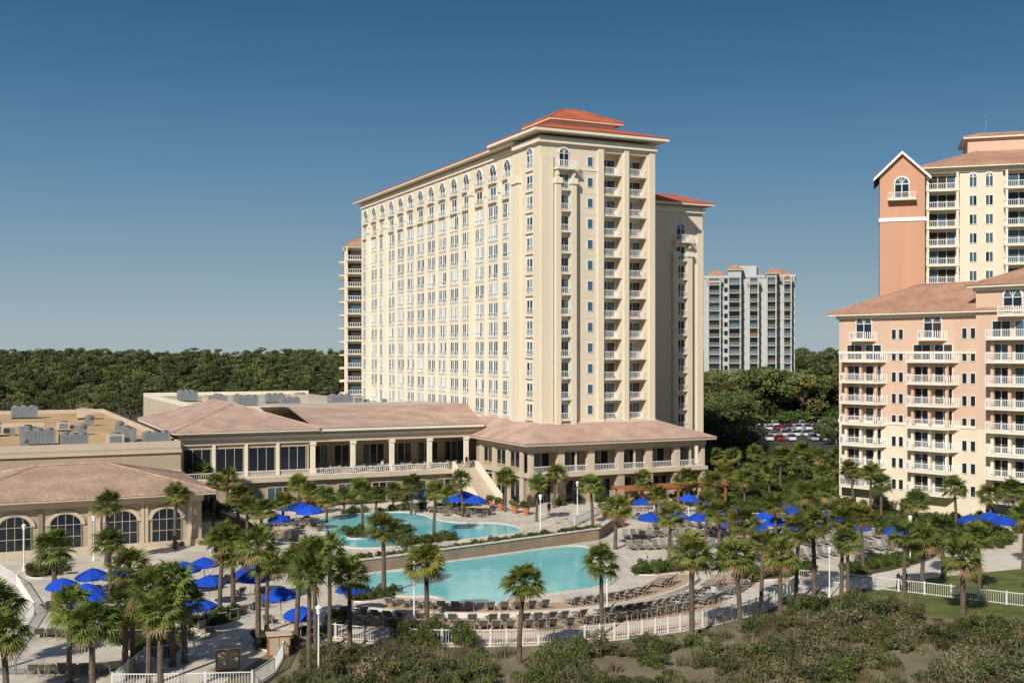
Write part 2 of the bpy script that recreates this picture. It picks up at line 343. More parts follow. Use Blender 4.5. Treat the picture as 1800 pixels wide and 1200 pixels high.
W.fb(FRr,9.3,10.3,0,0.25,10.9,TOP-0.9,'cream'); W.fb(FRr,13.75,14.55,0,0.3,10.9,TOP-0.9,'cream'); W.fb(FRr,18.1,19.1,0,0.25,10.9,TOP-0.9,'cream')
TR.fb(FRr,-0.55,19.3,0.0,0.55,TOP-1.01,TOP-0.36,'cream2')
TR.fb(FRr,-0.35,19.3,0.0,0.45,11.2,12.05,'cream2')
for k in range(13):
    z=12.2+3*k-0.1
    TR.fb(FRr,5.4,9.3,0,0.03,z,z+0.08,'cream2')
WT=45.8
W.box(19.1,34.8,10,42,0,WT,'cream')
FW=lambda u,d,z:(u,10-d,z)
W.fb(FW,28.7,29.6,0,0.8,0.2,37.5,'cream'); W.fb(FW,31.4,32.3,0,0.8,0.2,37.5,'cream'); W.fb(FW,33.6,34.78,0,0.3,0.2,42,'cream')
TR.fb(FW,28.55,29.75,0,0.98,37.5,38.3,'cream2'); TR.fb(FW,31.25,32.45,0,0.98,37.5,38.3,'cream2')
stack(FW,30.5,[11.2+3*k for k in range(11)])
for k in range(11): window(FW,FR,GL,24.5,11.2+3*k-0.6,11.2+3*k+0.6,0.9,0.01,panes=1,glist=('gb',),bar=0.06)
TR.fb(FW,19.2,35.0,0,0.5,WT-1.1,WT-0.4,'cream2')
TR.box(34.8,35.1,11,41.5,WT-1.1,WT-0.4,'cream2')
RF.frustum(-1.0,20.6,7.5,84.8,TOP+0.45,4.5,15,12,79,TOP+2.6,'redtile')
RF.frustum(-1.7,20.8,-1.7,15.0,TOP+0.95,3.4,15.6,3.4,12.6,TOP+2.5,'redtile',thick=0.55)
RF.box(4.2,14.8,4.2,11.8,TOP+2.3,TOP+3.3,'cream2')
RF.hip(3.2,15.8,3.2,12.8,TOP+3.6,2.3,'redtile')
RF.frustum(18.5,36.3,8.5,43.5,WT+0.45,23,31.8,14,38,WT+2.4,'redtile')
RF.cyl(8,60,TOP+2,TOP+4.0,0.25,0.2,'hvac',8); RF.cyl(7,61,TOP+2,TOP+3.6,0.15,0.15,'hvac',8)
Pd=MB()
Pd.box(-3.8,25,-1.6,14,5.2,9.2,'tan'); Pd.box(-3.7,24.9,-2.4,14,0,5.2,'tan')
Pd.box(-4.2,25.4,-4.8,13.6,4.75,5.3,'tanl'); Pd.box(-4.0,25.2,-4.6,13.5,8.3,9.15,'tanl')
FP_=lambda u,d,z:(u,-4.3-d,z)
FPi=lambda u,d,z:(u,-1.6-d,z); FPl=lambda u,d,z:(u,-2.4-d,z)
n=6
for i in range(n+1):
    u=-3.8+28.8*i/n; a=max(-3.85,u-0.5); b=min(25.05,u+0.5)
    Pd.box(a,b,-4.5,-3.6,5.3,8.3,'tanl'); Pd.box(a-0.05,b+0.05,-4.6,-3.5,0,4.75,'tan'); Pd.box(a-0.15,b+0.15,-4.7,-3.4,0,0.9,'tanl')
    if i<n:
        uc=u+2.4; window(FPi,FR,GL,uc,5.35,7.9,3.9,0.01,panes=3,glist=('g1','g1','g2'),bar=0.08,fm='tanl')
        window(FPl,FR,GL,uc,0.9,4.0,3.6,0.01,panes=3,glist=('g1',),bar=0.08,fm='tanl')
        rail(FP_,RL,u+0.5,u+4.3,0.1,5.3,1.0,step=0.25,bt=0.035)
        if i%2==1: Pd.box(uc-0.12,uc+0.12,-4.4,-4.1,5.3,8.3,'tanl')
FPs=lambda u,d,z:(-3.8-d,u,z)
for u in (-2.0,2.6,7.2,11.8):
    Pd.fb(FPs,u-0.45,u+0.45,0,0.28,5.3,8.3,'tanl'); Pd.fb(FPs,u-0.5,u+0.5,0,0.28,0.1,4.75,'tanl')
    if u<11: window(FPs,FR,GL,u+2.3,5.9,8.1,3.0,0.01,panes=2,glist=('g1',),fm='tanl'); window(FPs,FR,GL,u+2.3,1.2,4.3,3.0,0.01,panes=2,glist=('g1',),fm='tanl')
RP=MB(); RP.frustum(-5.4,26.3,-5.9,20,9.65,-0.05,19.15,-0.05,20.0,12.1,'tile',mf='tanl')
for (o,nm) in ((W,'stucco_walls'),(TR,'cornices_and_pilasters'),(FR,'window_frames'),(GL,'window_glass'),(RL,'balcony_railings'),(RF,'red_tile_roof'),(Pd,'podium_walls'),(RP,'podium_tile_roof')):
    o.obj(nm,hotel)

# ---- restaurant / ballroom wing
wing=empty('restaurant_and_ballroom_wing',(C0[0],C0[1],0),TH)
W=MB();FR=MB();GL=MB();RL=MB();RF=MB()
RF.box(-48,-3.5,12.9,13.4,9.4,11.05,'tanl')
RF.box(-48.05,-3.4,12.6,13.42,10.2,10.5,'cream2')
RF.poly([(-29.5,11.6,11.4),(-3.5,11.6,11.4),(-0.0,27,13.7),(-29.5,27,13.7)],'tile'); RF.box(-48.5,-3.5,11.7,27,10.95,11.36,'cream2')
RF.poly([(-29.5,27,13.7),(0,27,13.7),(0,48,13.3),(-29.5,48,13.3)],'roofpale')
RF.hip(-49,-28.9,11.4,46.5,11.45,3.2,'tile')
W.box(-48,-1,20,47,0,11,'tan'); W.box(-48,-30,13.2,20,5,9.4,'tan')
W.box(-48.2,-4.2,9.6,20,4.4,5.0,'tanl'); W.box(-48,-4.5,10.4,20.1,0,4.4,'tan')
for i in range(10):
    u=-29.5+2.95*i
    if i%2==0: W.box(u-0.3,u+0.3,12.8,13.4,5,9.4,'cream2'); W.box(u-0.42,u+0.42,12.7,13.5,5.0,5.6,'cream2'); W.box(u-0.42,u+0.42,12.7,13.5,9.0,9.38,'cream2')
FT2=lambda u,d,z:(u,13.2-d,z)
for i in range(4):
    window(FT2,FR,GL,-45.5+4.4*i,5.5,8.9,3.6,0.02,panes=3,glist=('g1',),bar=0.06,fm='tanl'); W.box(-47.9+4.4*i,-47.5+4.4*i,12.9,13.2,5,9.4,'cream2')
FT3=lambda u,d,z:(u,20-d,z)
for i in range(6): window(FT3,FR,GL,-27+4.4*i,5.2,8.3,3.4,0.02,panes=3,glist=('g1','g1','g2'),fm='tanl')
FT4=lambda u,d,z:(u,9.6-d,z); rail(FT4,RL,-48,-10.2,-0.1,5.0,1.0,step=0.3,bt=0.035)
FT5=lambda u,d,z:(u,10.4-d,z)
for i in range(8): window(FT5,FR,GL,-45+5.0*i,0.9,3.6,3.2,0.01,panes=3,glist=('g1','g2'),fm='tanl')
for i in range(14):
    x=-28+1.8*i; y=11.2+(i%2)*1.6
    W.cyl(x,y,5.0,5.72,0.06,0.06,'sframe',6); W.cyl(x,y,5.72,5.76,0.45,0.45,'tanl',10)
    for a in (0.4,2.5,4.4):
        X_=x+0.75*math.cos(a); Y_=y+0.75*math.sin(a); W.box(X_-0.2,X_+0.2,Y_-0.2,Y_+0.2,5.42,5.46,'sframe'); W.box(X_-0.2,X_+0.2,Y_+0.17,Y_+0.2,5.46,5.9,'sframe')
        for q in ((-.18,-.18),(.18,-.18),(-.18,.18),(.18,.18)): W.box(X_+q[0]-.02,X_+q[0]+.02,Y_+q[1]-.02,Y_+q[1]+.02,5.0,5.42,'sframe')
W.box(-38,-0.2,48.5,122,0,12.2,'tanl'); RF.box(-37.6,-0.3,48.9,121.6,12.2,12.3,'roofpale')
for b in ((-38,-0.2,48.5,48.9),(-38,-0.2,121.6,122),(-38,-37.6,48.9,121.6)): W.box(b[0],b[1],b[2],b[3],12.2,13.0,'cream2')
W.box(-120,-48.2,10,105,0,9.6,'tan'); RF.box(-119.6,-48.6,10.4,104.6,9.6,9.68,'roofgravel')
for b in ((-120,-48.2,10,10.4),(-120,-48.2,104.6,105),(-48.6,-48.2,10.4,104.6)): W.box(b[0],b[1],b[2],b[3],9.6,10.4,'tanl')
W.box(-120,-48.1,9.7,10,8.9,9.3,'tanl'); W.box(-120,-48.1,9.8,10,6.4,6.6,'tanl'); W.box(-120,-48.1,9.85,10,4.2,4.4,'tanl')
RF.box(-118,-62,62,62.4,9.7,10.3,'tanl')
for (o,nm) in ((W,'walls_columns_and_terrace'),(FR,'window_frames'),(GL,'window_glass'),(RL,'terrace_railing'),(RF,'roofs')): o.obj(nm,wing)
st=MB()
for i in range(24):
    y=9.6-i*0.36; z=5.0-i*0.167
    st.box(-9.2,-5.9,y-0.36,y,0.6,z,'tanl')
for x in (-9.6,-5.9):
    b=[(9.6,4.2),(9.6,6.1),(0.9,2.1),(0.9,0.5)]
    for xx in (x,x+0.4): st.poly([(xx,p[0],p[1]) for p in b],'cream2')
    st.poly([(x,9.6,6.1),(x,0.9,2.1),(x+0.4,0.9,2.1),(x+0.4,9.6,6.1)],'cream2'); st.poly([(x,0.9,0.5),(x,0.9,2.1),(x+0.4,0.9,2.1),(x+0.4,0.9,0.5)],'cream2')
o=st.obj('exterior_staircase'); o.location=(C0[0],C0[1],0); o.rotation_euler=(0,0,TH)
def hvac_mesh(kind):
    b=MB()
    if kind==0:
        b.box(-2,2,-1.1,1.1,0.25,2.0,'hvac'); b.box(-1.9,1.9,-1.0,1.0,0,0.25,'dark')
        for i in range(3): b.cyl(-1.3+1.3*i,0,2.0,2.25,0.5,0.5,'hvac',12); b.cyl(-1.3+1.3*i,0,2.25,2.27,0.42,0.42,'dark',12)
        for i in range(7): b.box(-1.8+0.5*i,-1.45+0.5*i,-1.13,-1.1,0.5,1.7,'greyd')
    elif kind==1:
        b.box(-1.1,1.1,-1.1,1.1,0.3,1.7,'tanl'); b.box(-1,1,-1,1,0,0.3,'dark'); b.cyl(0,0,1.7,1.95,0.8,0.8,'hvac',14); b.box(1.1,2.6,-0.4,0.4,0.4,1.1,'hvac'); b.box(2.0,2.6,-0.4,0.4,0,0.4,'hvac')
        b.box(-0.8,0.8,-1.13,-1.1,0.5,1.5,'greyd')
    else:
        b.box(-0.6,0.6,-0.6,0.6,0,0.8,'hvac'); b.cyl(0,0,0.8,1.3,0.55,0.7,'hvac',12); b.cyl(0,0,1.3,1.6,0.7,0.2,'hvac',12)
    return b.obj('hvac%d'%kind,link=False)
HV=[hvac_mesh(i) for i in range(3)]
for (s,t,z,k) in [(-50.8,13.5,9.68,0),(-56,14,9.68,1),(-61,14.5,9.68,0),(-65,20,9.68,0),(-61.5,22,9.68,1),(-67,15,9.68,2),(-53.5,22,9.68,0),(-66,27,9.68,0),(-58,38,9.68,2),(-70,40,9.68,1),(-60,48,9.68,1),(-55,60,9.68,2),(-76,55,9.68,0),(-78,22,9.68,0),(-84,34,9.68,0),(-52,44,9.68,2),(-54,80,9.68,1),(-64,88,9.68,0),
   (-34,58,12.3,0),(-28,62,12.3,0),(-33,72,12.3,1),(-22,55,12.3,0),(-18,63,12.3,1),(-34,88,12.3,0),(-13,54,12.3,0),(-8,60,12.3,1),(-32,102,12.3,0),(-5,53,12.3,2),(-26,80,12.3,2),(-20,74,12.3,0)]:
    place(HV[k],'hvac_unit',S(s,t,z),TH+random.choice((0,0,math.pi/2)),random.uniform(0.8,1.2))

# ---- pool bar pavilion
pav=empty('arched_window_pavilion',(C0[0],C0[1],0),TH)
W=MB();FR=MB();GL=MB();RF=MB()
W.box(-75.5,-49.3,-11,7.2,0,5.9,'tan'); W.box(-75.7,-49.1,-11.2,7.4,0,0.7,'tanl'); W.box(-75.7,-49.1,-11.2,7.4,5.1,5.9,'tanl')
FA=lambda u,d,z:(u,-11-d,z); FAs=lambda u,d,z:(-49.3+d,u,z)
for u in (-74.2,-69,-63.9,-58,-53.2):
    window(FA,FR,GL,u,0.6,3.2,3.2,0.06,panes=4,arch=False,glist=('g1',),bar=0.045,fm='tanl')
    r=1.6;n=12
    GL.poly([FA(u+r*math.cos(math.pi*i/n),0.08,3.2+0.75*r*math.sin(math.pi*i/n)) for i in range(n+1)],'g1')
    for i in range(n):
        a0=math.pi*i/n;a1=math.pi*(i+1)/n
        for (ra,rb,m_,dd) in ((1.56,1.64,'tanl',0.16),(1.64,2.05,'tanl',0.2)):
            P=lambda rr,a,d_:FA(u+rr*math.cos(a),d_,3.2+0.75*rr*math.sin(a)+(0.0))
            FR.poly([P(ra,a0,dd),P(rb,a0,dd),P(rb,a1,dd),P(ra,a1,dd)],m_); FR.poly([P(rb,a0,0),P(rb,a1,0),P(rb,a1,dd),P(rb,a0,dd)],m_)
    for q in (-0.8,0,0.8): FR.fb(FA,u+q-0.022,u+q+0.022,0.09,0.14,3.2,3.2+1.15*math.sqrt(1-(q/1.6)**2),'tanl')
    FR.fb(FA,u-1.6,u+1.6,0.1,0.15,1.9,1.95,'tanl')
    for q in (-2.55,2.55): W.fb(FA,u+q-0.22,u+q+0.22,0,0.22,0.7,5.1,'tanl')
for u in (-8,-3,2):
    window(FAs,FR,GL,u,0.6,3.4,2.2,0.03,panes=2,arch=True,glist=('g1',),bar=0.07)
RF.hip(-77.0,-47.9,-12.6,8.8,6.25,2.7,'tile3',mf='tanl')
for (o,nm) in ((W,'walls'),(FR,'window_frames'),(GL,'window_glass'),(RF,'tile_roof')): o.obj(nm,pav)

# ---- mid-rise salmon apartment block on the right
apt=empty('salmon_apartment_building',(48,167,0),-50.2*math.pi/180)
W=MB();FR=MB();GL=MB();RL=MB();RF=MB()
FA=lambda u,d,z:(u,-d,z)
Z1=27.4;Z2=30.6
W.box(0,21.4,0,16,12.0,Z1,'pink'); W.box(0.01,21.4,0.01,16,0,12.0,'cream'); W.box(21.4,62,-0.6,18,12.0,Z2,'pink'); W.box(21.41,62,-0.59,18,0,12.0,'cream')
W.box(-0.1,21.4,-0.1,16,11.9,12.3,'cream2'); W.box(-0.1,21.4,-0.1,16,21.9,22.2,'cream2')
def bstack(uc,w,zs,ztop,dd0=0.0,dp=2.0):
    Fq=lambda u,d,z:FA(u,d+dd0,z)
    for k,z in enumerate(zs):
        ww=w if k<len(zs)-1 else w*0.55
        pts=[(uc-ww/2,0),(uc-ww/2+0.9,dp),(uc+ww/2-0.9,dp),(uc+ww/2,0)]
        zz=z-0.55
        W.prism([Fq(p[0],p[1],0)[:2] for p in pts][::-1],zz-0.3,zz,'cream2','cream2')
        W.poly([Fq(p[0],p[1],zz-0.3) for p in pts],'cream2')
        rail(Fq,RL,uc-ww/2+0.9,uc+ww/2-0.9,dp-0.06,zz+0.01,1.05,step=0.22,bt=0.045)
        for sgn in (-1,1):
            for t in range(7):
                f=t/6; u=uc+sgn*(ww/2-0.9*f-0.04); RL.fb(Fq,u-0.05,u+0.05,dp*f*0.97-0.05,dp*f*0.97+0.03,zz+0.01,zz+1.05,'white')
        nb=2 if k<len(zs)-1 else 1
        for j in range(nb):
            u=uc+(j-0.5)*w*0.42 if nb==2 else uc
            window(Fq,FR,GL,u,zz+0.05,zz+2.2,w*0.34,0.01,panes=2,glist=('g1','g1','g2','dark'),bar=0.08,arch=(k==len(zs)-1))
        if k<len(zs)-2:
            for sgn in (-1,0,1): W.fb(Fq,uc+sgn*(w/2-1.3)-0.18,uc+sgn*(w/2-1.3)+0.18,0.6,1.0,zz,zz+2.7,'pink' if z>12 else 'cream2')
zs=[24.5-3.0*k for k in range(8)][::-1]
bstack(4.2,7.4,zs,Z1); bstack(14.9,7.6,zs,Z1)
zs2=[27.5-3.0*k for k in range(9)][::-1]
bstack(26.4,7.2,zs2,Z2,0.6); bstack(38,7.2,zs2,Z2,0.6); bstack(50,7.2,zs2,Z2,0.6)
for z in zs:
    for u in (9.0,10.1,19.5,20.7): window(FA,FR,GL,u,z-0.6,z+0.8,0.7,0.01,panes=1,glist=('g1',),bar=0.06)
for z in zs2:
    for u in (31.6,32.8,44,45): window(lambda u,d,z:FA(u,d+0.6,z),FR,GL,u,z-0.6,z+0.8,0.7,0.01,panes=1,glist=('g1',),bar=0.06)
Fe=lambda u,d,z:(-d,u,z)
for z in zs:
    for u in (4,8,12): window(Fe,FR,GL,u,z-0.6,z+0.8,1.2,0.01,panes=2,glist=('g1','g2'),bar=0.07)
W.box(-0.3,21.4,-0.3,16.3,Z1-0.5,Z1,'cream2'); W.box(21.1,62,-0.9,18.3,Z2-0.5,Z2,'cream2')
RF.hip(-1.2,34,-1.2,17.2,Z1+0.3,4.2,'tile2'); RF.hip(20.6,64,-1.7,19.2,Z2+0.3,4.2,'tile2')
for (o,nm) in ((W,'walls_and_balconies'),(FR,'window_frames'),(GL,'window_glass'),(RL,'balcony_railings'),(RF,'tile_roof')): o.obj(nm,apt)

# ---- tall gabled condo tower, far right
cd=empty('gabled_condo_tower',(60.1,186,0),R(-17.5))
W=MB();FR=MB();GL=MB();RL=MB();RF=MB()
FA=lambda u,d,z:(u,-d,z)
W.box(6.9,46,0.8,22,0,51.5,'cream'); W.box(0,6.9,-1.4,13,0,51.0,'salmon')
W.box(-0.15,7.05,-1.55,1,43.2,43.8,'white'); W.box(12.2,18.6,0.0,0.8,0,51.4,'cream'); W.box(25.0,31,0.0,0.8,0,51.4,'cream')
W.poly([(0,-1.4,51),(6.9,-1.4,51),(3.45,-1.4,54.2)],'salmon')
RF.poly([(-0.9,-2.2,50.3),(3.45,-2.2,54.5),(3.45,12,54.5),(-0.9,12,50.3)],'tile2'); RF.poly([(7.8,-2.2,50.3),(7.8,12,50.3),(3.45,12,54.5),(3.45,-2.2,54.5)],'tile2')
for (a,b) in (((-0.95,50.2),(3.45,54.45)),((7.85,50.2),(3.45,54.45))):
    W.poly([(a[0],-2.22,a[1]-0.45),(b[0],-2.22,b[1]-0.45),(b[0],-2.22,b[1]),(a[0],-2.22,a[1])],'white'); W.poly([(a[0],-2.22,a[1]-0.45),(b[0],-2.22,b[1]-0.45),(b[0],-1.4,b[1]-0.45),(a[0],-1.4,a[1]-0.45)],'white')
Fg=lambda u,d,z:(u,-1.4-d,z)
window(Fg,FR,GL,3.4,47.0,49.2,2.2,0.01,panes=2,arch=True,glist=('g1',)); W.fb(Fg,1.2,5.6,0,1.3,46.5,46.8,'cream2'); rail(Fg,RL,1.3,5.5,1.25,46.8,1.0,step=0.3,sides=1.2)
zs=[49.3-3.0*k for k in range(16)]
F8=lambda u,d,z:(u,0.8-d,z)
for z in zs:
    for (a,b) in ((7.1,12.1),(18.8,24.8),(31.2,37),(38,44)):
        W.fb(F8,a,b,0,1.9,z-1.45,z-1.15,'cream2'); rail(F8,RL,a+0.1,b-0.1,1.82,z-1.15,1.0,step=0.28,sides=1.7,bt=0.045)
        window(F8,FR,GL,(a+b)/2,z-1.1,z+1.2,(b-a)*0.8,0.01,panes=3,glist=('g1','dark','g2'),bar=0.08)
        W.fb(F8,a+0.1,a+0.45,1.4,1.75,z-1.15,z+1.55,'cream2'); W.fb(F8,b-0.45,b-0.1,1.4,1.75,z-1.15,z+1.55,'cream2')
    for u in (14.2,16.6,27,29.2): window(FA,FR,GL,u,z-0.8,z+0.8,1.1,0.02,panes=2,glist=('g1','g2'),bar=0.08,arch=(z>48))
W.box(6.7,46.3,-0.3,22.3,50.9,51.55,'cream2')
RF.hip(6.2,47,-1.3,23,51.9,4.6,'tile2'); RF.box(14,26,8,18,54,57.6,'pink'); RF.frustum(13.2,26.8,7.2,18.8,57.9,16,24,10,16,58.8,'tile2')
RF.cyl(25,10,58,62.5,0.06,0.04,'hvac',6)
RF.cyl(17,10,58,62.0,0.06,0.04,'hvac',6)
for (o,nm) in ((W,'walls_and_balconies'),(FR,'window_frames'),(GL,'window_glass'),(RL,'balcony_railings'),(RF,'roof')): o.obj(nm,cd)

def far_tower(name,loc,rz,w,d,z,nf,wallm,bays,roofm='tile2'):
    e=empty(name,loc,rz); W=MB();GL=MB();RL=MB();RF=MB()
    W.box(0,w,0,d,0,z,wallm)
    FA=lambda u,d_,z_:(u,-d_,z_); FS=lambda u,d_,z_:(-d_,u,z_)
    fh=z/nf; lm='greyst' if wallm!='cream' else 'cream2'
    for b,(u0,u1,pr,ex) in enumerate(bays):
        W.box(u0,u1,-pr,0,0,z+ex,wallm)
        Fq=lambda u,d_,z_:(u,-pr-d_,z_)
        for k in range(nf):
            zf=k*fh+0.3
            GL.fb(Fq,u0+0.5,u1-0.5,0.01,0.05,zf+0.1,zf+fh*0.74,random.choice(('g1','dark','g2')))
            W.fb(Fq,u0-0.1,u1+0.1,0,1.3,zf-0.2,zf,lm)
            rail(Fq,RL,u0,u1,1.25,zf,1.0,m='white' if wallm=='cream' else 'tanl',step=0.5,bt=0.1)
            for uu in (u0+0.05,u1-0.45): W.fb(Fq,uu,uu+0.4,0.8,1.2,zf,zf+fh-0.2,wallm)
        RF.hip(u0-0.6,u1+0.6,-pr-0.8,6,z+ex+0.4,1.8,roofm)
    for k in range(nf):
        zf=k*fh+0.8
        for u in np.arange(2,d-1,3.5): GL.fb(FS,u,u+1.8,0.01,0.05,zf,zf+1.6,'g1'); W.fb(FS,u-0.6,u+2.2,0,1.2,zf-0.9,zf-0.65,lm)
        u=1.0
        while u<w-2:
            if not any(b[0]-1.2<u<b[1]+0.2 for b in bays): GL.fb(FA,u,u+1.2,0.01,0.05,zf,zf+1.6,'g1')
            u+=2.0
    RF.box(-0.3,w+0.3,-0.3,d+0.3,z-0.4,z+0.5,lm); RF.box(w*0.3,w*0.58,3,d-3,z+0.5,z+4,lm)
    RF.hip(1,w*0.24,1.5,d-1,z+0.8,2.4,roofm); RF.hip(w*0.65,w-1,1.5,d-1,z+0.8,2.4,roofm)
    for (o,nm) in ((W,'walls'),(GL,'windows'),(RL,'railings'),(RF,'roof')): o.obj(nm,e)
far_tower('grey_condo_tower',(67.5,400,0),R(-14),31,24,48.5,16,'greyst',[(1.5,6,1.5,-2),(8.5,13,3.5,2.0),(15.5,19,2.5,-3),(21.5,25,4.5,0.5),(27,30,2.5,-2)])
far_tower('cream_condo_tower_behind_hotel',(-38.6,262,0),R(8),26,20,46,15,'cream',[(0.3,4.5,1.5,0),(8,13,1.5,0)])

# ================================================================ GROUND
g=MB(); g.box(-4000,4000,-300,7000,-1.2,-0.06,'ground'); g.obj('ground')
d=MB()
cx,cy=-3.0,117.0
def arc(r,a0,a1,n): return [(cx+r*math.cos(R(a0+(a1-a0)*i/n)),cy+r*math.sin(R(a0+(a1-a0)*i/n))) for i in range(n+1)]
pts=[(-80,66),(-21,66),(-17.5,86)]+arc(31.6,-112,-15,40)+[(34,106),(52,98),(75,98),(80,170),(-80,170)]
d.prism(pts,-0.5,0.0,'deck','conc'); d.obj('pool_deck_pavement')
def ring(mb,r0,r1,a0,a1,z0,z1,m,n=48):
    A=arc(r0,a0,a1,n);B=arc(r1,a0,a1,n)
    for i in range(n):
        mb.poly([(*A[i],z1),(*A[i+1],z1),(*B[i+1],z1),(*B[i],z1)],m)
        mb.poly([(*B[i],z0),(*B[i+1],z0),(*B[i+1],z1),(*B[i],z1)],m); mb.poly([(*A[i],z0),(*A[i+1],z0),(*A[i+1],z1),(*A[i],z1)],m)
t=MB(); ring(t,18.0,21.3,-115,-12,-0.1,0.012,'tandeck'); ring(t,23.2,27.6,-118,-10,-0.1,0.012,'tandeck'); ring(t,29.3,31.2,-112,-12,-0.1,0.01,'tandeck')
t.obj('curved_tan_terrace_bands')
w_=MB(); ring(w_,21.9,22.3,-118,-18,0,0.38,'conc'); w_.obj('curved_terrace_step_wall')
TZ=1.0
tp=[G(590,1012),G(700,998),G(1050,948),G(1085,922),G(1100,893),(32,185,0),(-60,185,0),(-34,143,0),G(520,950)]
tp=[(p[0],p[1]) for p in tp]
t=MB(); t.prism(tp,-0.2,TZ,'deck','wallstone'); t.obj('upper_terrace')
def wall_line(mb,pts,th,z0,z1,m):
    for i in range(len(pts)-1):
        a=Vector((pts[i][0],pts[i][1]));b=Vector((pts[i+1][0],pts[i+1][1])); dn=(b-a).normalized(); nn=Vector((-dn.y,dn.x))*th/2
        mb.prism([(a-nn)[:],(b-nn)[:],(b+nn)[:],(a+nn)[:]],z0,z1,m)
t=MB(); wall_line(t,[tp[0],tp[1],tp[2],tp[3]],0.5,-0.1,1.3,'wallstone'); wall_line(t,[tp[0],tp[1],tp[2],tp[3]],0.7,1.3,1.38,'conc'); t.obj('terrace_retaining_wall')
def smooth_poly(P,it=3):
    P=[np.array(p[:2],float) for p in P]
    for _ in range(it):
        Q=[]
        for i in range(len(P)):
            a=P[i];b=P[(i+1)%len(P)]; Q+= [a*0.75+b*0.25,a*0.25+b*0.75]
        P=Q
    return P
def offset(P,d_):
    c=np.array(P); n=len(c); out=[]
    area=sum(c[i][0]*c[(i+1)%n][1]-c[(i+1)%n][0]*c[i][1] for i in range(n)); sg=1 if area>0 else -1
    for i in range(n):
        tv=c[(i+1)%n]-c[i-1]; tv=tv/np.linalg.norm(tv); out.append(c[i]+sg*d_*np.array([tv[1],-tv[0]]))
    return out
def pool(name,P,z):
    e=empty(name); Q=offset(P,0.45); c=MB()
    n=len(P)
    for i in range(n):
        j=(i+1)%n
        c.poly([(*P[i],z+0.1),(*P[j],z+0.1),(*Q[j],z+0.1),(*Q[i],z+0.1)],'conc'); c.poly([(*Q[i],z-0.05),(*Q[j],z-0.05),(*Q[j],z+0.1),(*Q[i],z+0.1)],'conc'); c.poly([(*P[i],z-0.05),(*P[j],z-0.05),(*P[j],z+0.1),(*P[i],z+0.1)],'conc')
    c.obj('coping',e)
    w=MB(); w.poly([(p[0],p[1],z+0.02) for p in P],'water'); w.obj('water',e)
pool('main_swimming_pool',smooth_poly([G(640,1018),G(660,1006),G(735,1001),G(750,992),G(850,980),G(1000,958),G(1040,962),G(1028,978),G(1060,1005),G(1078,1022),G(1050,1032),G(985,1041),G(890,1050),G(880,1060),G(790,1062),G(775,1046),G(700,1048),G(640,1040)],2),0.0)
pool('upper_swimming_pool',smooth_poly([G(563,925,1),G(560,912,1),G(610,905,1),G(690,899,1),G(740,903,1),G(765,914,1),G(810,920,1),G(885,919,1),G(930,934,1),G(850,944,1),G(740,956,1),G(620,966,1),G(585,950,1)],2),TZ)
isl=MB()
def bed(mb,P,z,m='mulch'):
    P=smooth_poly(P,2); mb.prism([tuple(p) for p in P],z-0.2,z+0.15,m,'conc')
bed(isl,[G(680,948,1),G(730,935,1),G(735,928,1),G(670,938,1)],TZ); bed(isl,[G(610,948,1),G(650,946,1),G(640,935,1),G(605,938,1)],TZ)
bed(isl,[G(690,955,1),G(800,944,1),G(800,950,1),G(700,964,1)],TZ)
BEDS=[[(610,1045),(690,1040),(700,1050),(620,1062)],[(990,925),(1060,915),(1080,925),(1000,940)],[(420,990),(560,970),(600,985),(520,1010),(440,1010)],
 [(560,1125),(620,1090),(600,1085),(520,1120)],[(430,1130),(540,1110),(560,1125),(470,1150)],[(300,1090),(420,1075),(420,1095),(330,1110)],[(1100,1000),(1240,985),(1250,1000),(1120,1015)],
 [(1240,880),(1480,870),(1500,900),(1260,905)],[(1290,1010),(1420,990),(1440,1010),(1310,1025)],[(200,1075),(330,1120),(300,1170),(200,1140)],[(40,1000),(110,990),(115,1010),(50,1020)],[(1480,1000),(1640,965),(1650,985),(1500,1020)]]
for b in BEDS: bed(isl,[G(*p) for p in b],0.0)
isl.obj('planting_beds')
lw=MB(); lw.prism([G(1480,1052)[:2],G(1800,1110)[:2],G(2100,1110)[:2],G(2100,1000)[:2],G(1790,1000)[:2],G(1640,1015)[:2]],-0.1,0.03,'lawn')
lw.prism([(35,150),(80,150),(75,178),(38,215),(30,190)],-0.1,0.03,'lawn'); lw.prism([G(1330,900)[:2],G(1800,905)[:2],G(1850,880)[:2],G(1300,872)[:2]],-0.05,0.034,'lawn'); lw.obj('lawn')
pth=MB(); pth.prism([p[:2] for p in (G(1180,1062),G(1450,1050),G(1640,1005),G(1900,978),G(1900,962),G(1640,985),G(1440,1025),G(1190,1040))],0,0.022,'conc'); pth.obj('footpath')
dn=MB(); dn.prism([(-21,30),(120,30),(120,96),(52,96.5),(34,104),(29.6,104)]+arc(31.9,-24,-112,30)+[(-17.6,85.8),(-21,66)],-0.3,-0.01,'sand'); dn.obj('dune_sand_ground')
cp=MB(); cp.prism([(40,205),(118,205),(130,352),(58,352)],-0.1,0.02,'asphalt')
for i in range(22):
    x=64+2.8*i
    cp.box(x-0.06,x+0.06,322,327,0.02,0.026,'white'); cp.box(x-0.06,x+0.06,338,343,0.02,0.026,'white')
cp.obj('car_park')
cp=MB(); cp.prism([(-260,262),(-95,262),(-95,355),(-260,355)],-0.1,0.02,'asphalt'); cp.obj('car_park_pavement')

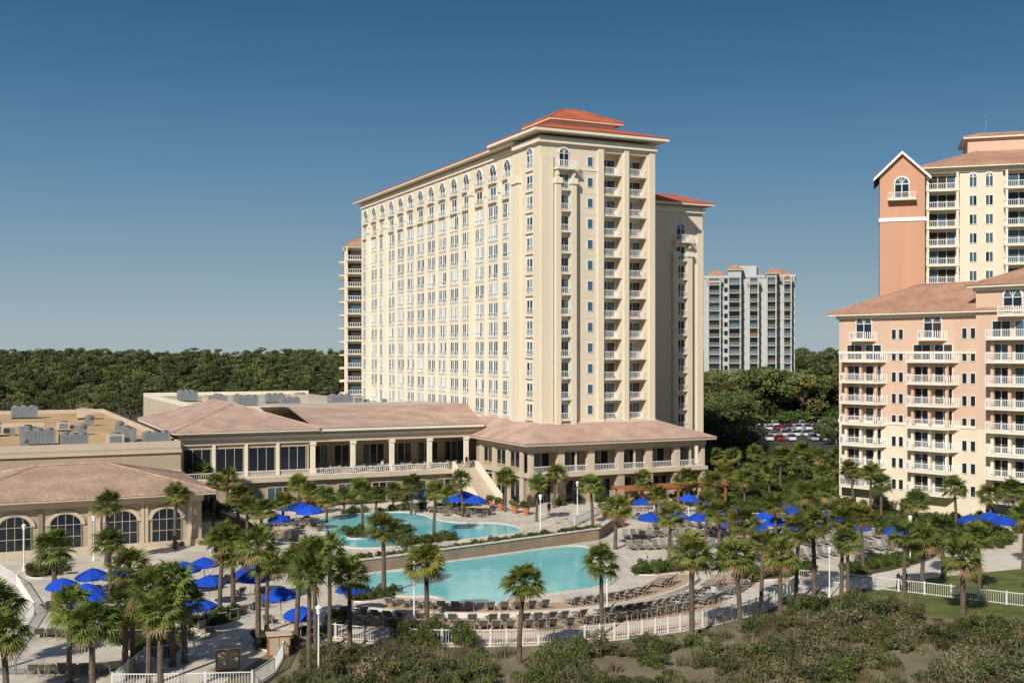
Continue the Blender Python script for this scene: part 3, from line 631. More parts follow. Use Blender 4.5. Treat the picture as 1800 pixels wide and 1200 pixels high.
# ================================================================ fences
def fence(name,pts,h=1.2,m='fence',z=0.0,step=0.18):
    b=MB()
    for i in range(len(pts)-1):
        a=Vector(pts[i][:2]);c=Vector(pts[i+1][:2]); L_=(c-a).length
        if L_<0.01: continue
        dn=(c-a)/L_; nn=Vector((-dn.y,dn.x))*0.02
        for (z0,z1) in ((z+h-0.09,z+h-0.03),(z+0.12,z+0.17)): b.prism([(a-nn)[:],(c-nn)[:],(c+nn)[:],(a+nn)[:]],z0,z1,m)
        k=max(1,int(L_/step))
        for j in range(k):
            p=a+dn*(j+0.5)*L_/k; b.box(p.x-0.013,p.x+0.013,p.y-0.013,p.y+0.013,z+0.02,z+h-0.04,m)
        b.box(a.x-0.045,a.x+0.045,a.y-0.045,a.y+0.045,z,z+h+0.08,m)
    return b.obj(name)
fence('curved_picket_fence',arc(31.3,-112,-14,44)+[(31.5,108.5)])
fence('picket_fence',[(31.8,107.5)]+[(31.8+i*1.9,107.5-i*1.35) for i in range(1,12)]+[(60,92),(75,90)])
fence('picket_fence',[(-17.2,86),(-16.5,82),(-16.3,78),(-17.0,74.5),(-20,74.2),(-23,74),(-26,74)])
fence('picket_fence',[(-26,74),(-26,77),(-26,80.5),(-23,82.3),(-20,83.5)],1.2)
fence('metal_fence',[(-70,77)]+[(-70+2*i,77+0.05*i) for i in range(1,20)],1.1,'greyd')
fence('picket_fence',[G(0,1165)[:2],G(25,1130)[:2],G(60,1080)[:2],G(30,1030)[:2],G(0,1010)[:2]],1.1)
fence('picket_fence',[G(1010,925,1)[:2],G(1050,905,1)[:2],G(1075,895,1)[:2],G(1090,905,1)[:2]],1.1,z=1.0)
fence('picket_fence',[G(x,902)[:2] for x in range(1110,1300,20)],1.1)

# ================================================================ PALMS
def palm_mesh(h,seed):
    rd=random.Random(seed); b=MB()
    lean=(rd.uniform(-0.5,0.5),rd.uniform(-0.5,0.5)); n=7
    def cpt(t): return (lean[0]*t*t*h/8,lean[1]*t*t*h/8)
    for i in range(n):
        t0=i/n;t1=(i+1)/n; a=cpt(t0);c=cpt(t1)
        r0=0.2-0.05*t0+(0.06 if i==0 else 0); r1=0.2-0.05*t1
        b.cyl(a[0],a[1],h*t0,h*t1,r0,r1,'trunk',8,c[0],c[1],cap=False)
    top=cpt(1.0)
    for i in range(26):
        a=rd.uniform(0,6.28); z=h-rd.uniform(-0.1,1.1); r=0.15
        q=Vector((top[0]+r*math.cos(a),top[1]+r*math.sin(a),z)); o=Vector((math.cos(a),math.sin(a),1.1)).normalized()*0.38; s_=Vector((-math.sin(a),math.cos(a),0))*0.06
        b.poly([q-s_,q+s_,q+o+s_*0.5,q+o-s_*0.5],'trunk')
    cen=Vector((top[0],top[1],h))
    nf=rd.randint(40,52)
    for i in range(nf):
        f=i/nf; az=i*2.39996+rd.uniform(-0.3,0.3); el=math.radians(84-125*f**0.9+rd.uniform(-10,10))
        dead=(f>0.9)
        d=Vector((math.cos(az)*math.cos(el),math.sin(az)*math.cos(el),math.sin(el))); sd=Vector((-math.sin(az),math.cos(az),0)); up=sd.cross(d)*-1
        if up.z<0: up=-up
        L1=rd.uniform(0.65,1.15); e=cen+d*L1+Vector((0,0,-0.12*L1))
        m='palmdead' if dead else 'palm'
        b.poly([cen-sd*0.03,cen+sd*0.03,e+sd*0.02,e-sd*0.02],m)
        ns=17; rl=rd.uniform(0.78,1.02); tw=rd.uniform(-0.5,0.5); sd2=(sd*math.cos(tw)+up*math.sin(tw)); up2=d.cross(sd2)
        if up2.z<0: up2=-up2
        for j in range(ns):
            a=math.radians(-115+230*j/(ns-1))+rd.uniform(-0.05,0.05)
            dr=(d*math.cos(a)+sd2*math.sin(a)).normalized(); ln=rl*(0.72+0.28*math.cos(a*0.8))*rd.uniform(0.85,1.1)
            pe=dr.cross(up2).normalized()
            p1=e+dr*ln*0.5-up2*0.05*abs(math.sin(a)); p2=e+dr*ln*1.05+Vector((0,0,-0.28*ln*rd.uniform(0.4,1.3)))-up2*0.12
            w=0.07*ln
            b.poly([e,p1+pe*w,p1-pe*w],m); b.poly([p1-pe*w,p1+pe*w,p2],m)
    return b.obj('palm',link=False)
PV=[(h,palm_mesh(h,k*10+int(h))) for h in (4.5,6.0,7.5) for k in range(4)]
def palm(px,cyy,by,k=1.0):
    X,Y,_=G(px,by); h=(by-cyy)*Y/FP; h=max(3.2,min(9.5,h))
    c=sorted(PV,key=lambda v:abs(v[0]-h)+random.uniform(0,0.6))[0]; s=h/c[0]; s2=0.5*s+0.5
    place(c[1],'palm_tree',(X,Y,-0.02),random.uniform(0,6.28),(s2*k,s2*k,s))
PL=[(187,885,990),(307,868,965),(12,1110,1235),(-10,1060,1180),(122,1065,1200),(165,1095,1215),(235,995,1175),(262,1035,1205),(302,1020,1170),(282,1075,1230),(325,1050,1165),(222,1060,1190),(195,950,1060),(388,945,1080),(412,968,1075),(452,955,1140),(468,990,1110),(558,975,1165),(540,1005,1195),(612,1008,1150),(520,985,1140),(578,965,1135),
(350,828,905),(375,848,925),(400,836,912),(418,868,930),(436,888,945),(460,895,960),(525,850,912),(546,862,918),(576,872,930),(605,868,915),(635,858,945),(725,852,918),(765,862,955),(792,862,905),(815,842,922),(678,925,1045),(748,985,1095),(888,838,912),(912,1022,1165),(945,850,930),(975,832,905),(1045,852,940),(1056,985,1115),(1080,890,965),(1213,970,1125),(1300,975,1110),(1130,842,900),(1152,870,930),(1205,838,895),(1175,905,985),(1240,882,955),(1265,900,975),(1340,955,1065),(1372,975,1085),(1400,930,1060),(1430,918,1045),(1478,915,1055),(1490,950,1060),(1530,830,905),(1548,850,910),(1590,938,1042),(1622,945,1038),(1690,978,1085),(1720,938,1045),(1660,928,1015),(1782,858,925),(1640,828,895),(1680,855,945),(1500,822,890),(1800,900,1000),(1455,860,930),(1415,865,940),(1310,915,1000),(1365,885,955),(1520,905,1000),(1610,880,950),(1250,845,905),(1275,830,885),(1310,838,890),(1350,830,880),(1445,830,885),(1575,830,890),(1605,835,885),(1840,950,1060),(1742,868,930),
(660,868,915),(690,860,905),(500,880,935),(95,960,1060),(1020,838,885),(1290,800,850),(1330,795,845),(1370,800,850),(1410,790,840),(1440,800,850),(1475,800,855),(1255,800,850)]
for p in PL:
    palm(p[0]+random.uniform(-3,3),p[1],p[2],random.uniform(0.92,1.15))

# ================================================================ leaf masses
def leaf_mesh(name,lobes,nper,size,matn,seed,trunk=None,dry=0.0,drym='scrubdry'):
    r=np.random.default_rng(seed); b=MB()
    if trunk: trunk(b,random.Random(seed))
    base=len(b.v); vs=[]
    for (c,rad) in lobes:
        n=nper
        dirs=r.normal(size=(n,3)); dirs/=np.linalg.norm(dirs,axis=1)[:,None]
        rr=r.uniform(0.45,1.08,size=(n,1))**0.6
        P=np.array(c)+dirs*rr*np.array(rad)
        nrm=dirs+r.normal(scale=0.55,size=(n,3)); nrm/=np.linalg.norm(nrm,axis=1)[:,None]
        t=np.cross(nrm,r.normal(size=(n,3))); t/=np.linalg.norm(t,axis=1)[:,None]; u=np.cross(nrm,t)
        s=size*r.uniform(0.6,1.35,size=(n,1))
        q=np.stack([P-t*s,P-u*s*0.5,P+t*s,P+u*s*0.55],axis=1)
        vs.append(q)
    q=np.concatenate(vs); N=len(q)
    b.v+= [tuple(x) for x in q.reshape(-1,3)]
    b.f+= [(base+4*i,base+4*i+1,base+4*i+2,base+4*i+3) for i in range(N)]
    mi=b.mi(matn); md=b.mi(drym) if dry>0 else mi
    dr=r.uniform(size=N)<dry
    b.m+= [md if x else mi for x in dr]
    return b.obj(name,link=False)
def mk_trunk(h,r0,limbs,ztip):
    def f(b,rd):
        b.cyl(0,0,0,h,r0,r0*0.5,'bark',7,rd.uniform(-0.3,0.3),rd.uniform(-0.3,0.3))
        for i in range(limbs):
            a=i*2.4+rd.uniform(-.4,.4); z=h*rd.uniform(0.5,0.95); l=ztip*rd.uniform(0.5,0.9)
            b.cyl(0,0,z,z+l*0.7,r0*0.4,r0*0.12,'bark',5,l*math.cos(a),l*math.sin(a))
    return f
TREES=[];PINES=[]
for k in range(6):
    rd=random.Random(100+k); L_=[((0,0,7.2),(2.2,2.2,1.8))]
    for i in range(12):
        a=i*2.4+rd.uniform(-.4,.4); r_=rd.uniform(1.5,3.8); L_.append(((r_*math.cos(a),r_*math.sin(a),rd.uniform(3.2,9.4)-r_*0.3),(rd.uniform(0.9,1.9),rd.uniform(0.9,1.9),rd.uniform(0.7,1.3))))
    TREES.append(leaf_mesh('tree',L_,115,0.31,'leaf',k,mk_trunk(6.5,0.32,6,3.2)))
    L_=[]
    for i in range(9):
        a=i*2.4+rd.uniform(-.5,.5); z=rd.uniform(6.0,11.6); r_=rd.uniform(0.4,2.5)*(1.3-(z-6)/8); L_.append(((r_*math.cos(a),r_*math.sin(a),z),(rd.uniform(0.8,1.7),rd.uniform(0.8,1.7),rd.uniform(0.4,0.8))))
    PINES.append(leaf_mesh('pine',L_,95,0.27,'pine',k+20,mk_trunk(11.0,0.26,7,2.2)))
def scatter(parent,n,fx,fy,meshes,hs,base=10.0,cond=None,wide=(0.9,1.3),nm='tree',var=(0.72,1.08)):
    for i in range(n):
        X=random.uniform(*fx);Y=random.uniform(*fy)
        if cond and not cond(X,Y): continue
        h=hs(X,Y)*random.uniform(*var); s=h/base; w=s*random.uniform(*wide)
        place(random.choice(meshes),nm,(X,Y,-0.1),random.uniform(0,6.28),(w,w,s),parent)
forest=empty('distant_forest')
mix=TREES+PINES+PINES
px=lambda X,Y:900+2000*X/Y
scatter(forest,720,(-330,-40),(365,560),mix,lambda X,Y:8.0+(Y-365)*0.05,11.0,lambda X,Y:px(X,Y)<760,(0.7,1.3),var=(0.6,1.15))
scatter(forest,1050,(-520,-20),(560,1000),mix,lambda X,Y:17.5+min(4.0,(Y-560)*0.014),11.0,lambda X,Y:px(X,Y)<800,(0.7,1.25),var=(0.72,1.12))
scatter(forest,560,(-900,600),(900,1400),mix,lambda X,Y:22.5,11.0,None,(0.9,1.5),var=(0.85,1.12))
scatter(forest,380,(60,420),(450,900),mix,lambda X,Y:19+min(3,(Y-450)*0.01),11.0)
wood=empty('woodland_behind_car_park')
scatter(wood,260,(45,180),(356,392),TREES,lambda X,Y:16.0,9.5,lambda X,Y:px(X,Y)>1225,(0.7,1.3),var=(0.65,1.15))
scatter(wood,60,(40,70),(225,318),TREES,lambda X,Y:9.0+(Y-225)*0.05,9.5,lambda X,Y:1215<px(X,Y)<1312)
scatter(wood,60,(75,110),(205,300),TREES,lambda X,Y:7.5,9.5,lambda X,Y:px(X,Y)>1450)
grd=empty('garden_trees')
scatter(grd,60,(34,80),(184,232),TREES,lambda X,Y:4.2,9.5,lambda X,Y:1240<px(X,Y)<1500,(1.0,1.5))

SH=[];SC=[];SG=[]
for k in range(5):
    rd=random.Random(300+k)
    L_=[((rd.uniform(-.45,.45),rd.uniform(-.45,.45),rd.uniform(0.25,0.75)),(rd.uniform(.3,.5),rd.uniform(.3,.5),rd.uniform(.25,.4))) for i in range(5)]
    SH.append(leaf_mesh('shrub',L_,110,0.085,'shrub',k+40))
    def tw(b,rd2):
        for i in range(30):
            a=rd2.uniform(0,6.28); l=rd2.uniform(0.6,1.7); zz=rd2.uniform(0.9,2.2); x0=rd2.uniform(-.3,.3);y0=rd2.uniform(-.3,.3)
            e=Vector((x0+l*math.cos(a),y0+l*math.sin(a),zz)); s_=Vector((-math.sin(a),math.cos(a),0))*0.018
            o=Vector((x0,y0,0)); b.poly([o-s_,o+s_,e+s_*0.4,e-s_*0.4],'scrubdry'); e2=e+Vector((rd2.uniform(-.3,.3),rd2.uniform(-.3,.3),rd2.uniform(.1,.4))); b.poly([e-s_,e+s_,e2],'scrubdry')
    L_=[((rd.uniform(-1.0,1.0),rd.uniform(-1.0,1.0),rd.uniform(0.4,1.5)),(rd.uniform(.4,.75),rd.uniform(.4,.75),rd.uniform(.3,.55))) for i in range(10)]
    SC.append(leaf_mesh('scrub',L_,220,0.085,'scrub',k+60,tw,dry=0.06 if k<3 else 0.35))
    SG.append(leaf_mesh('green_bush',L_,230,0.085,'shrub',k+80,tw,dry=0.02))
for i in range(60):
    s=random.uniform(3,5); X=random.uniform(60,128); place(random.choice(SH),'hedge_shrub',(X,353+random.uniform(0,3),0),random.uniform(0,6.28),(s,s,s*1.1),wood)
def grass_mesh(seed):
    rd=random.Random(seed); b=MB()
    for i in range(160):
        a=rd.uniform(0,6.28); r_=rd.uniform(0,0.7); x=r_*math.cos(a);y=r_*math.sin(a); hh=rd.uniform(0.5,1.2); a2=rd.uniform(0,6.28)
        s_=0.02; b.poly([(x-s_*math.sin(a2),y+s_*math.cos(a2),0),(x+s_*math.sin(a2),y-s_*math.cos(a2),0),(x+0.35*math.cos(a2)*hh,y+0.35*math.sin(a2)*hh,hh)],'scrubdry' if rd.random()<0.7 else 'scrub')
    return b.obj('grass',link=False)
GR=[grass_mesh(k) for k in range(3)]
dune=empty('dune_scrub')
def edge(X,Y):   # distance (m) outside the fenced resort edge
    r=math.hypot(X-cx,Y-cy)-32.3
    if X>26: return min(r,(100.5-(X-26)*0.72)-Y)
    return r
cnt=0
while cnt<1000:
    X=random.uniform(-15,62);Y=random.uniform(44,102)
    if abs(X)>0.5*Y+6 or X<-14.0: continue
    ed=edge(X,Y)
    if ed<0.8 or (X<26 and Y>100): continue
    hn=0.5+0.5*math.sin(X*0.31+Y*0.17+1.0)*math.sin(Y*0.37-X*0.13)
    s=(0.42+0.5*hn)*random.uniform(0.75,1.2)*min(1.0,0.5+ed*0.1)
    if X>12: s*=1.12
    gp=math.sin(X*0.55+1.3)*math.sin(Y*0.45+X*0.2)
    if gp>0.6 or random.random()<0.1:
        place(random.choice(GR),'dune_grass',(X,Y,-0.02),random.uniform(0,6.28),random.uniform(0.7,1.1),dune)
    else:
        green=random.random()<(0.45 if X<12 else 0.2)
        place(random.choice(SG if green else SC),'scrub_bush',(X,Y,-0.05),random.uniform(0,6.28),(s*1.15,s*1.15,s*random.uniform(0.8,1.15)),dune)
    cnt+=1
for i in range(9):
    a=R(random.uniform(-101,-90)); r_=random.uniform(30.0,33); s=random.uniform(0.7,1.0)
    place(random.choice(SG),'scrub_bush',(cx+r_*math.cos(a),cy+r_*math.sin(a),0),random.uniform(0,6.28),(s*0.8,s*0.8,s*1.15),dune)
for i in range(26):
    X=random.uniform(-15.5,-12);Y=random.uniform(68,82); place(random.choice(SG),'scrub_bush',(X,Y,0),random.uniform(0,6.28),random.uniform(0.35,0.65),dune)
for i in range(16):
    X=random.uniform(22,33);Y=100-max(0,X-26)*0.72-random.uniform(2,6)
    if edge(X,Y)>1.0:
        s=random.uniform(0.8,1.15); place(random.choice(SC+SG),'scrub_bush',(X,Y,0),random.uniform(0,6.28),(s,s,s*1.1),dune)
gs=empty('garden_shrubs')
def inpoly(x,y,P):
    c=False;n=len(P);j=n-1
    for i in range(n):
        if (P[i][1]>y)!=(P[j][1]>y) and x<(P[j][0]-P[i][0])*(y-P[i][1])/(P[j][1]-P[i][1])+P[i][0]: c=not c
        j=i
    return c
def fillbed(P,z,dens=0.8,sc=(0.6,1.2)):
    xs=[p[0] for p in P];ys=[p[1] for p in P]; A=(max(xs)-min(xs))*(max(ys)-min(ys))
    for i in range(int(A*dens)):
        X=random.uniform(min(xs),max(xs));Y=random.uniform(min(ys),max(ys))
        if inpoly(X,Y,P): place(random.choice(SH),'shrub',(X,Y,z),random.uniform(0,6.28),random.uniform(*sc),gs)
for b in BEDS: fillbed([G(*p) for p in b],0.1,1.0,(0.5,1.05))
fillbed([G(680,948,1),G(730,935,1),G(735,928,1),G(670,938,1)],1.1); fillbed([G(610,948,1),G(650,946,1),G(640,935,1),G(605,938,1)],1.1)
fillbed([G(690,955,1),G(800,944,1),G(800,950,1),G(700,964,1)],1.1,1.2)
for i in range(90):
    f=i/89; a=np.array(tp[0]);b_=np.array(tp[1]);c_=np.array(tp[2]); L1=np.linalg.norm(b_-a);L2=np.linalg.norm(c_-b_); q=f*(L1+L2)
    p=a+(b_-a)*q/L1 if q<L1 else b_+(c_-b_)*(q-L1)/L2
    place(random.choice(SH),'shrub',(p[0]+random.uniform(-.1,.2),p[1]+0.7+random.uniform(0,0.5),1.0),random.uniform(0,6.28),random.uniform(0.5,0.9),gs)
for i in range(110):
    s=random.uniform(-48,-10.5); p=S(s,random.uniform(7.4,9.2)); place(random.choice(SH),'shrub',(p[0],p[1],1.0),random.uniform(0,6.28),random.uniform(0.8,1.6),gs)
for i in range(80):
    s=random.uniform(-48,26); p=S(s,-5.2-random.uniform(0,1.5)) if s>-2 else S(-49-random.uniform(0,3) if s<-30 else s,random.uniform(-14,6) if s<-30 else -1)
    place(random.choice(SH),'shrub',(p[0],p[1],0.9 if s>-30 else 0.0),random.uniform(0,6.28),random.uniform(0.7,1.3),gs)
for i in range(380):
    X=random.uniform(34,78);Y=random.uniform(158,215)
    if px(X,Y)>1235: place(random.choice(SH),'shrub',(X,Y,0),random.uniform(0,6.28),random.uniform(0.9,2.2),gs)
for i in range(120):
    X=random.uniform(44,70);Y=random.uniform(128,150)
    if px(X,Y)>1520: place(random.choice(SH),'shrub',(X,Y,0),random.uniform(0,6.28),random.uniform(0.9,2.0),gs)

# ================================================================ furniture
def lounge():
    b=MB()
    b.box(-0.33,0.33,-0.95,0.35,0.33,0.37,'sling')
    b.poly([(-0.33,0.35,0.35),(0.33,0.35,0.35),(0.33,0.85,0.92),(-0.33,0.85,0.92)],'sling'); b.poly([(-0.33,0.38,0.33),(0.33,0.38,0.33),(0.33,0.88,0.90),(-0.33,0.88,0.90)],'sling')
    for x in (-0.36,0.34):
        b.box(x,x+0.04,-0.98,0.4,0.31,0.38,'sframe')
        b.poly([(x,0.35,0.35),(x+0.04,0.35,0.35),(x+0.04,0.88,0.95),(x,0.88,0.95)],'sframe')
        for y in (-0.85,0.25,0.75): b.box(x,x+0.04,y,y+0.05,0,0.32 if y<0.7 else 0.7,'sframe')
    b.box(-0.36,0.38,0.84,0.9,0.88,0.95,'sframe'); b.box(-0.36,0.38,-1.0,-0.96,0.31,0.37,'sframe')
    return b.obj('lounge',link=False)
LC=lounge()
def umb():
    b=MB(); n=8
    b.cyl(0,0,0,2.75,0.035,0.03,'sframe',6); b.cyl(0,0,0,0.12,0.32,0.28,'conc',10)
    rings=[(0.0,2.85),(0.5,2.68),(1.05,2.42),(1.5,2.12)]
    P=lambda r_,a,z:(r_*math.cos(a),r_*math.sin(a),z)
    for k in range(3):
        for i in range(n):
            a0=2*math.pi*i/n;a1=2*math.pi*(i+1)/n;am=(a0+a1)/2
            (ra,za),(rb,zb)=rings[k],rings[k+1]; mr=0.94
            if k==0: b.poly([P(rb,a0,zb),P(rb*mr,am,zb-0.02),P(0,0,za)],'blue'); b.poly([P(rb*mr,am,zb-0.02),P(rb,a1,zb),P(0,0,za)],'blue')
            else:
                b.poly([P(rb,a0,zb),P(rb*mr,am,zb-0.04),P(ra*mr,am,za-0.02),P(ra,a0,za)],'blue'); b.poly([P(rb*mr,am,zb-0.04),P(rb,a1,zb),P(ra,a1,za),P(ra*mr,am,za-0.02)],'blue')
    for i in range(n):
        a0=2*math.pi*i/n;a1=2*math.pi*(i+1)/n;am=(a0+a1)/2
        b.poly([(1.5*math.cos(a0),1.5*math.sin(a0),2.12),(1.41*math.cos(am),1.41*math.sin(am),2.08),(1.41*math.cos(am),1.41*math.sin(am),1.9),(1.5*math.cos(a0),1.5*math.sin(a0),1.95)],'blue')
        b.poly([(1.41*math.cos(am),1.41*math.sin(am),2.08),(1.5*math.cos(a1),1.5*math.sin(a1),2.12),(1.5*math.cos(a1),1.5*math.sin(a1),1.95),(1.41*math.cos(am),1.41*math.sin(am),1.9)],'blue')
        b.poly([(0,0,2.5),(0.02,0.02,2.5),(1.4*math.cos(a0),1.4*math.sin(a0),2.12)],'sframe')
    b.cyl(0,0,2.83,2.98,0.04,0.02,'sframe',6)
    return b.obj('umb',link=False)
UM=umb()
def ch(X,Y,face,z=0.0): place(LC,'lounge_chair',(X,Y,z+0.02),face)
for (r_,a0,a1,stp) in ((19.7,-112,-22,2.9),(24.2,-112,-20,2.7),(26.4,-110,-18,2.5)):
    a=a0
    while a<a1:
        if random.random()<0.94:
            X=cx+r_*math.cos(R(a));Y=cy+r_*math.sin(R(a)); ch(X,Y,R(a)-math.pi/2+random.uniform(-.06,.06)+random.choice((0,0,0,0.12)))
        a+=stp*random.choice((1,1,1,1.45))*20/r_*1.15
def umbp(px_,py_,z=0.0,dz=2.3):
    X,Y,_=G(px_,py_,z+dz); place(UM,'patio_umbrella',(X,Y,z),random.uniform(0,0.8),random.uniform(0.92,1.08),tilt=(random.uniform(-.06,.06),random.uniform(-.06,.06)))
    return X,Y
UL=[(360,988,0),(368,1018,0),(110,1022,0),(165,1008,0),(207,1008,0),(440,1000,0),(448,1012,0),(495,1043,0),(528,1074,0),(350,1062,0),(160,1052,0),(150,1035,0),(325,1000,0),
 (490,908,1),(502,888,1),(520,884,1),(545,898,1),(533,890,1),(745,868,1),(800,874,1),(818,872,1),(835,876,1),
 (1140,908,0),(1190,905,0),(1228,907,0),(1272,897,0),(1300,900,0),(1290,920,0),(1345,905,0),(1362,916,0),(1382,893,0),(1400,897,0),(1432,903,0),(1130,880,0),(1155,878,0),(1210,872,0),(1240,880,0),
 (1740,905,0),(1762,915,0),(1705,912,0),(1650,935,0),(1575,930,0),(1480,910,0),(1510,925,0),(620,1030,0),(1330,925,0),(1400,925,0)]
for (a,b,z) in UL:
    X,Y=umbp(a,b,float(z))
    for q in range(2):
        if random.random()<0.9: ch(X-1.0+2.0*q+random.uniform(-.2,.2),Y-0.6,R(20)+math.pi+random.uniform(-.4,.4),float(z))
for (x0,y0,x1,y1,n,f,z) in [(70,1120,320,1125,14,200,0),(350,1105,480,1060,8,210,0),(60,1185,240,1180,11,190,0),(250,1090,340,1060,5,200,0),(760,900,860,905,12,180,1),(1110,965,1330,960,16,10,0),(1100,945,1290,940,14,10,0),(1150,925,1420,925,18,10,0),(1380,985,1560,965,12,10,0),(1560,955,1700,945,9,10,0),(480,925,560,922,6,180,1),(1230,1000,1330,1000,6,10,0),(1420,960,1540,945,9,10,0),(380,1025,470,1020,6,200,0),(100,1045,220,1040,6,200,0),(1300,940,1420,945,8,10,0),(560,1025,620,1020,3,200,0)]:
    for i in range(n):
        f_=i/max(1,n-1); X,Y,_=G(x0+(x1-x0)*f_,y0+(y1-y0)*f_,z); ch(X,Y+random.uniform(-.2,.2),R(f)+random.uniform(-.15,.15),float(z))
def lamp():
    b=MB(); b.cyl(0,0,0,0.5,0.14,0.1,'white',10); b.cyl(0,0,0.5,4.3,0.065,0.05,'white',8); b.cyl(0,0,4.3,4.4,0.12,0.16,'white',10); b.cyl(0,0,4.4,4.75,0.13,0.2,'white',10); b.cyl(0,0,4.75,4.95,0.26,0.04,'white',10)
    return b.obj('lamp',link=False)
LM=lamp()
for (x,yt,yb) in [(42,920,1002),(728,985,1098),(950,868,945),(1067,968,1075),(560,1062,1192),(1015,845,915),(1237,832,905),(165,905,985),(1458,960,1050),(370,960,1020),(1600,905,990)]:
    X,Y,_=G(x,yb); place(LM,'street_lamp',(X,Y,0),0,((yb-yt)*Y/FP)/4.95)
pg=MB()
for x in (0,4,8,12,16):
    for y in (0,3.4): pg.box(x-0.12,x+0.12,y-0.12,y+0.12,0,3.0,'wood')
for y in (0,3.4): pg.box(-0.6,16.6,y-0.09,y+0.09,3.0,3.25,'wood')
for i in range(34): pg.box(-0.5+i*0.5,-0.4+i*0.5,-0.6,4.0,3.25,3.42,'wood')
o=pg.obj('wooden_pergola'); p=S(8,-11); o.location=(p[0],p[1],0); o.rotation_euler=(0,0,TH)
pt=MB(); pt.cyl(0,0,0,0.9,0.28,0.45,'pot',14,cap=False); pt.cyl(0,0,0.9,1.0,0.5,0.5,'pot',14); pt.cyl(0,0,1.0,1.01,0.42,0.42,'mulch',14); ptm=pt.obj('pot',link=False)
for q in ((865,893),(880,897),(905,902),(925,905),(1062,908)):
    X,Y,_=G(q[0],q[1],1.0); o=place(ptm,'terracotta_planter',(X,Y,1.0)); place(SH[0],'potted_shrub',(0,0,0.9),0,1.0,o)
tb=MB(); tb.box(-0.8,0.8,-0.5,0.5,0,1.5,'wood'); tb.box(-0.9,0.9,-0.6,0.6,1.5,1.6,'tanl'); tb.box(-0.7,-0.03,-0.53,-0.5,0.15,1.35,'tan'); tb.box(0.03,0.7,-0.53,-0.5,0.15,1.35,'tan')
tbm=tb.obj('towel',link=False)
for q in ((490,1150),(400,1175),(1085,925)): place(tbm,'towel_cabinet',G(*q),0.3)

# ================================================================ cars
def car_mesh(kind,paint):
    M['p_'+paint[0]]=M.get('p_'+paint[0]) or mat('car_paint_'+paint[0],paint[1],0.3,0.02,1,metal=0.3,spec=0.6)
    pm='p_'+paint[0]; b=MB(); hh=1.45 if kind==0 else 1.75
    prof=[(-2.25,0.35),(-2.3,0.75),(-2.1,0.95),(-1.2,1.0),(1.4,0.98) if kind==0 else (2.15,1.05),(2.2,0.9),(2.25,0.35)]
    w=0.9
    for s_ in (-w,w): b.poly([(p[0],s_,p[1]) for p in prof],pm)
    for i in range(len(prof)):
        a=prof[i];c=prof[(i+1)%len(prof)]; b.poly([(a[0],-w,a[1]),(c[0],-w,c[1]),(c[0],w,c[1]),(a[0],w,a[1])],pm)
    cab=[(-1.2,0.98),(-0.45,hh),(1.0 if kind==0 else 1.8,hh),(1.6 if kind==0 else 2.15,0.98)]; wi=0.72
    A=[(cab[0][0],-0.86,0.98),(cab[1][0],-wi,hh),(cab[2][0],-wi,hh),(cab[3][0],-0.86,0.98)]; B=[(p[0],-p[1],p[2]) for p in A]
    b.poly(A,'g1'); b.poly(B,'g1'); b.poly([A[0],A[1],B[1],B[0]],'g1'); b.poly([A[2],A[3],B[3],B[2]],'g1'); b.poly([A[1],A[2],B[2],B[1]],pm)
    b.box(cab[1][0]+0.0,cab[2][0],-wi-0.01,wi+0.01,hh-0.06,hh+0.03,pm)
    for x in (-0.1,0.7): b.box(x-0.05,x+0.05,-0.84,0.84,0.98,hh-0.04,pm)
    for x in (-1.4,1.4):
        for y in (-0.93,0.93):
            for m_,rr,dd in (('dark',0.33,0.0),('hvac',0.2,0.012)):
                pts=[(x+rr*math.cos(2*math.pi*i/14),y+(dd if y>0 else -dd),0.33+rr*math.sin(2*math.pi*i/14)) for i in range(14)]; b.poly(pts,m_)
                if m_=='dark':
                    yi=y*0.75
                    for i in range(14): a=pts[i];c=pts[(i+1)%14]; b.poly([a,c,(c[0],yi,c[2]),(a[0],yi,a[2])],'dark')
    for y in (-0.65,0.65): b.box(-2.32,-2.28,y-0.18,y+0.18,0.65,0.8,'white'); b.box(2.23,2.27,y-0.15,y+0.15,0.7,0.85,'pot')
    return b.obj('car',link=False)
CM=[car_mesh(k%2,c) for k,c in enumerate([('white',(0.75,0.75,0.75)),('silver',(0.45,0.46,0.47)),('black',(0.02,0.02,0.022)),('grey',(0.15,0.16,0.17)),('red',(0.35,0.03,0.02)),('white',(0.75,0.75,0.75)),('silver',(0.45,0.46,0.47)),('white',(0.75,0.75,0.75))])]
for (y0,x0,n) in ((324.5,66,20),(340.5,66,20),(300,62,14),(285,60,12)):
    for i in range(n):
        if random.random()<0.72: place(random.choice(CM),'parked_car',(x0+2.8*i+1.4,y0,0.03),math.pi/2*random.choice((1,-1)))
for i in range(26):
    place(random.choice(CM),'parked_car',(-205+random.uniform(-.3,.3)+3.0*i,300+18*(i%3),0.03),math.pi/2)

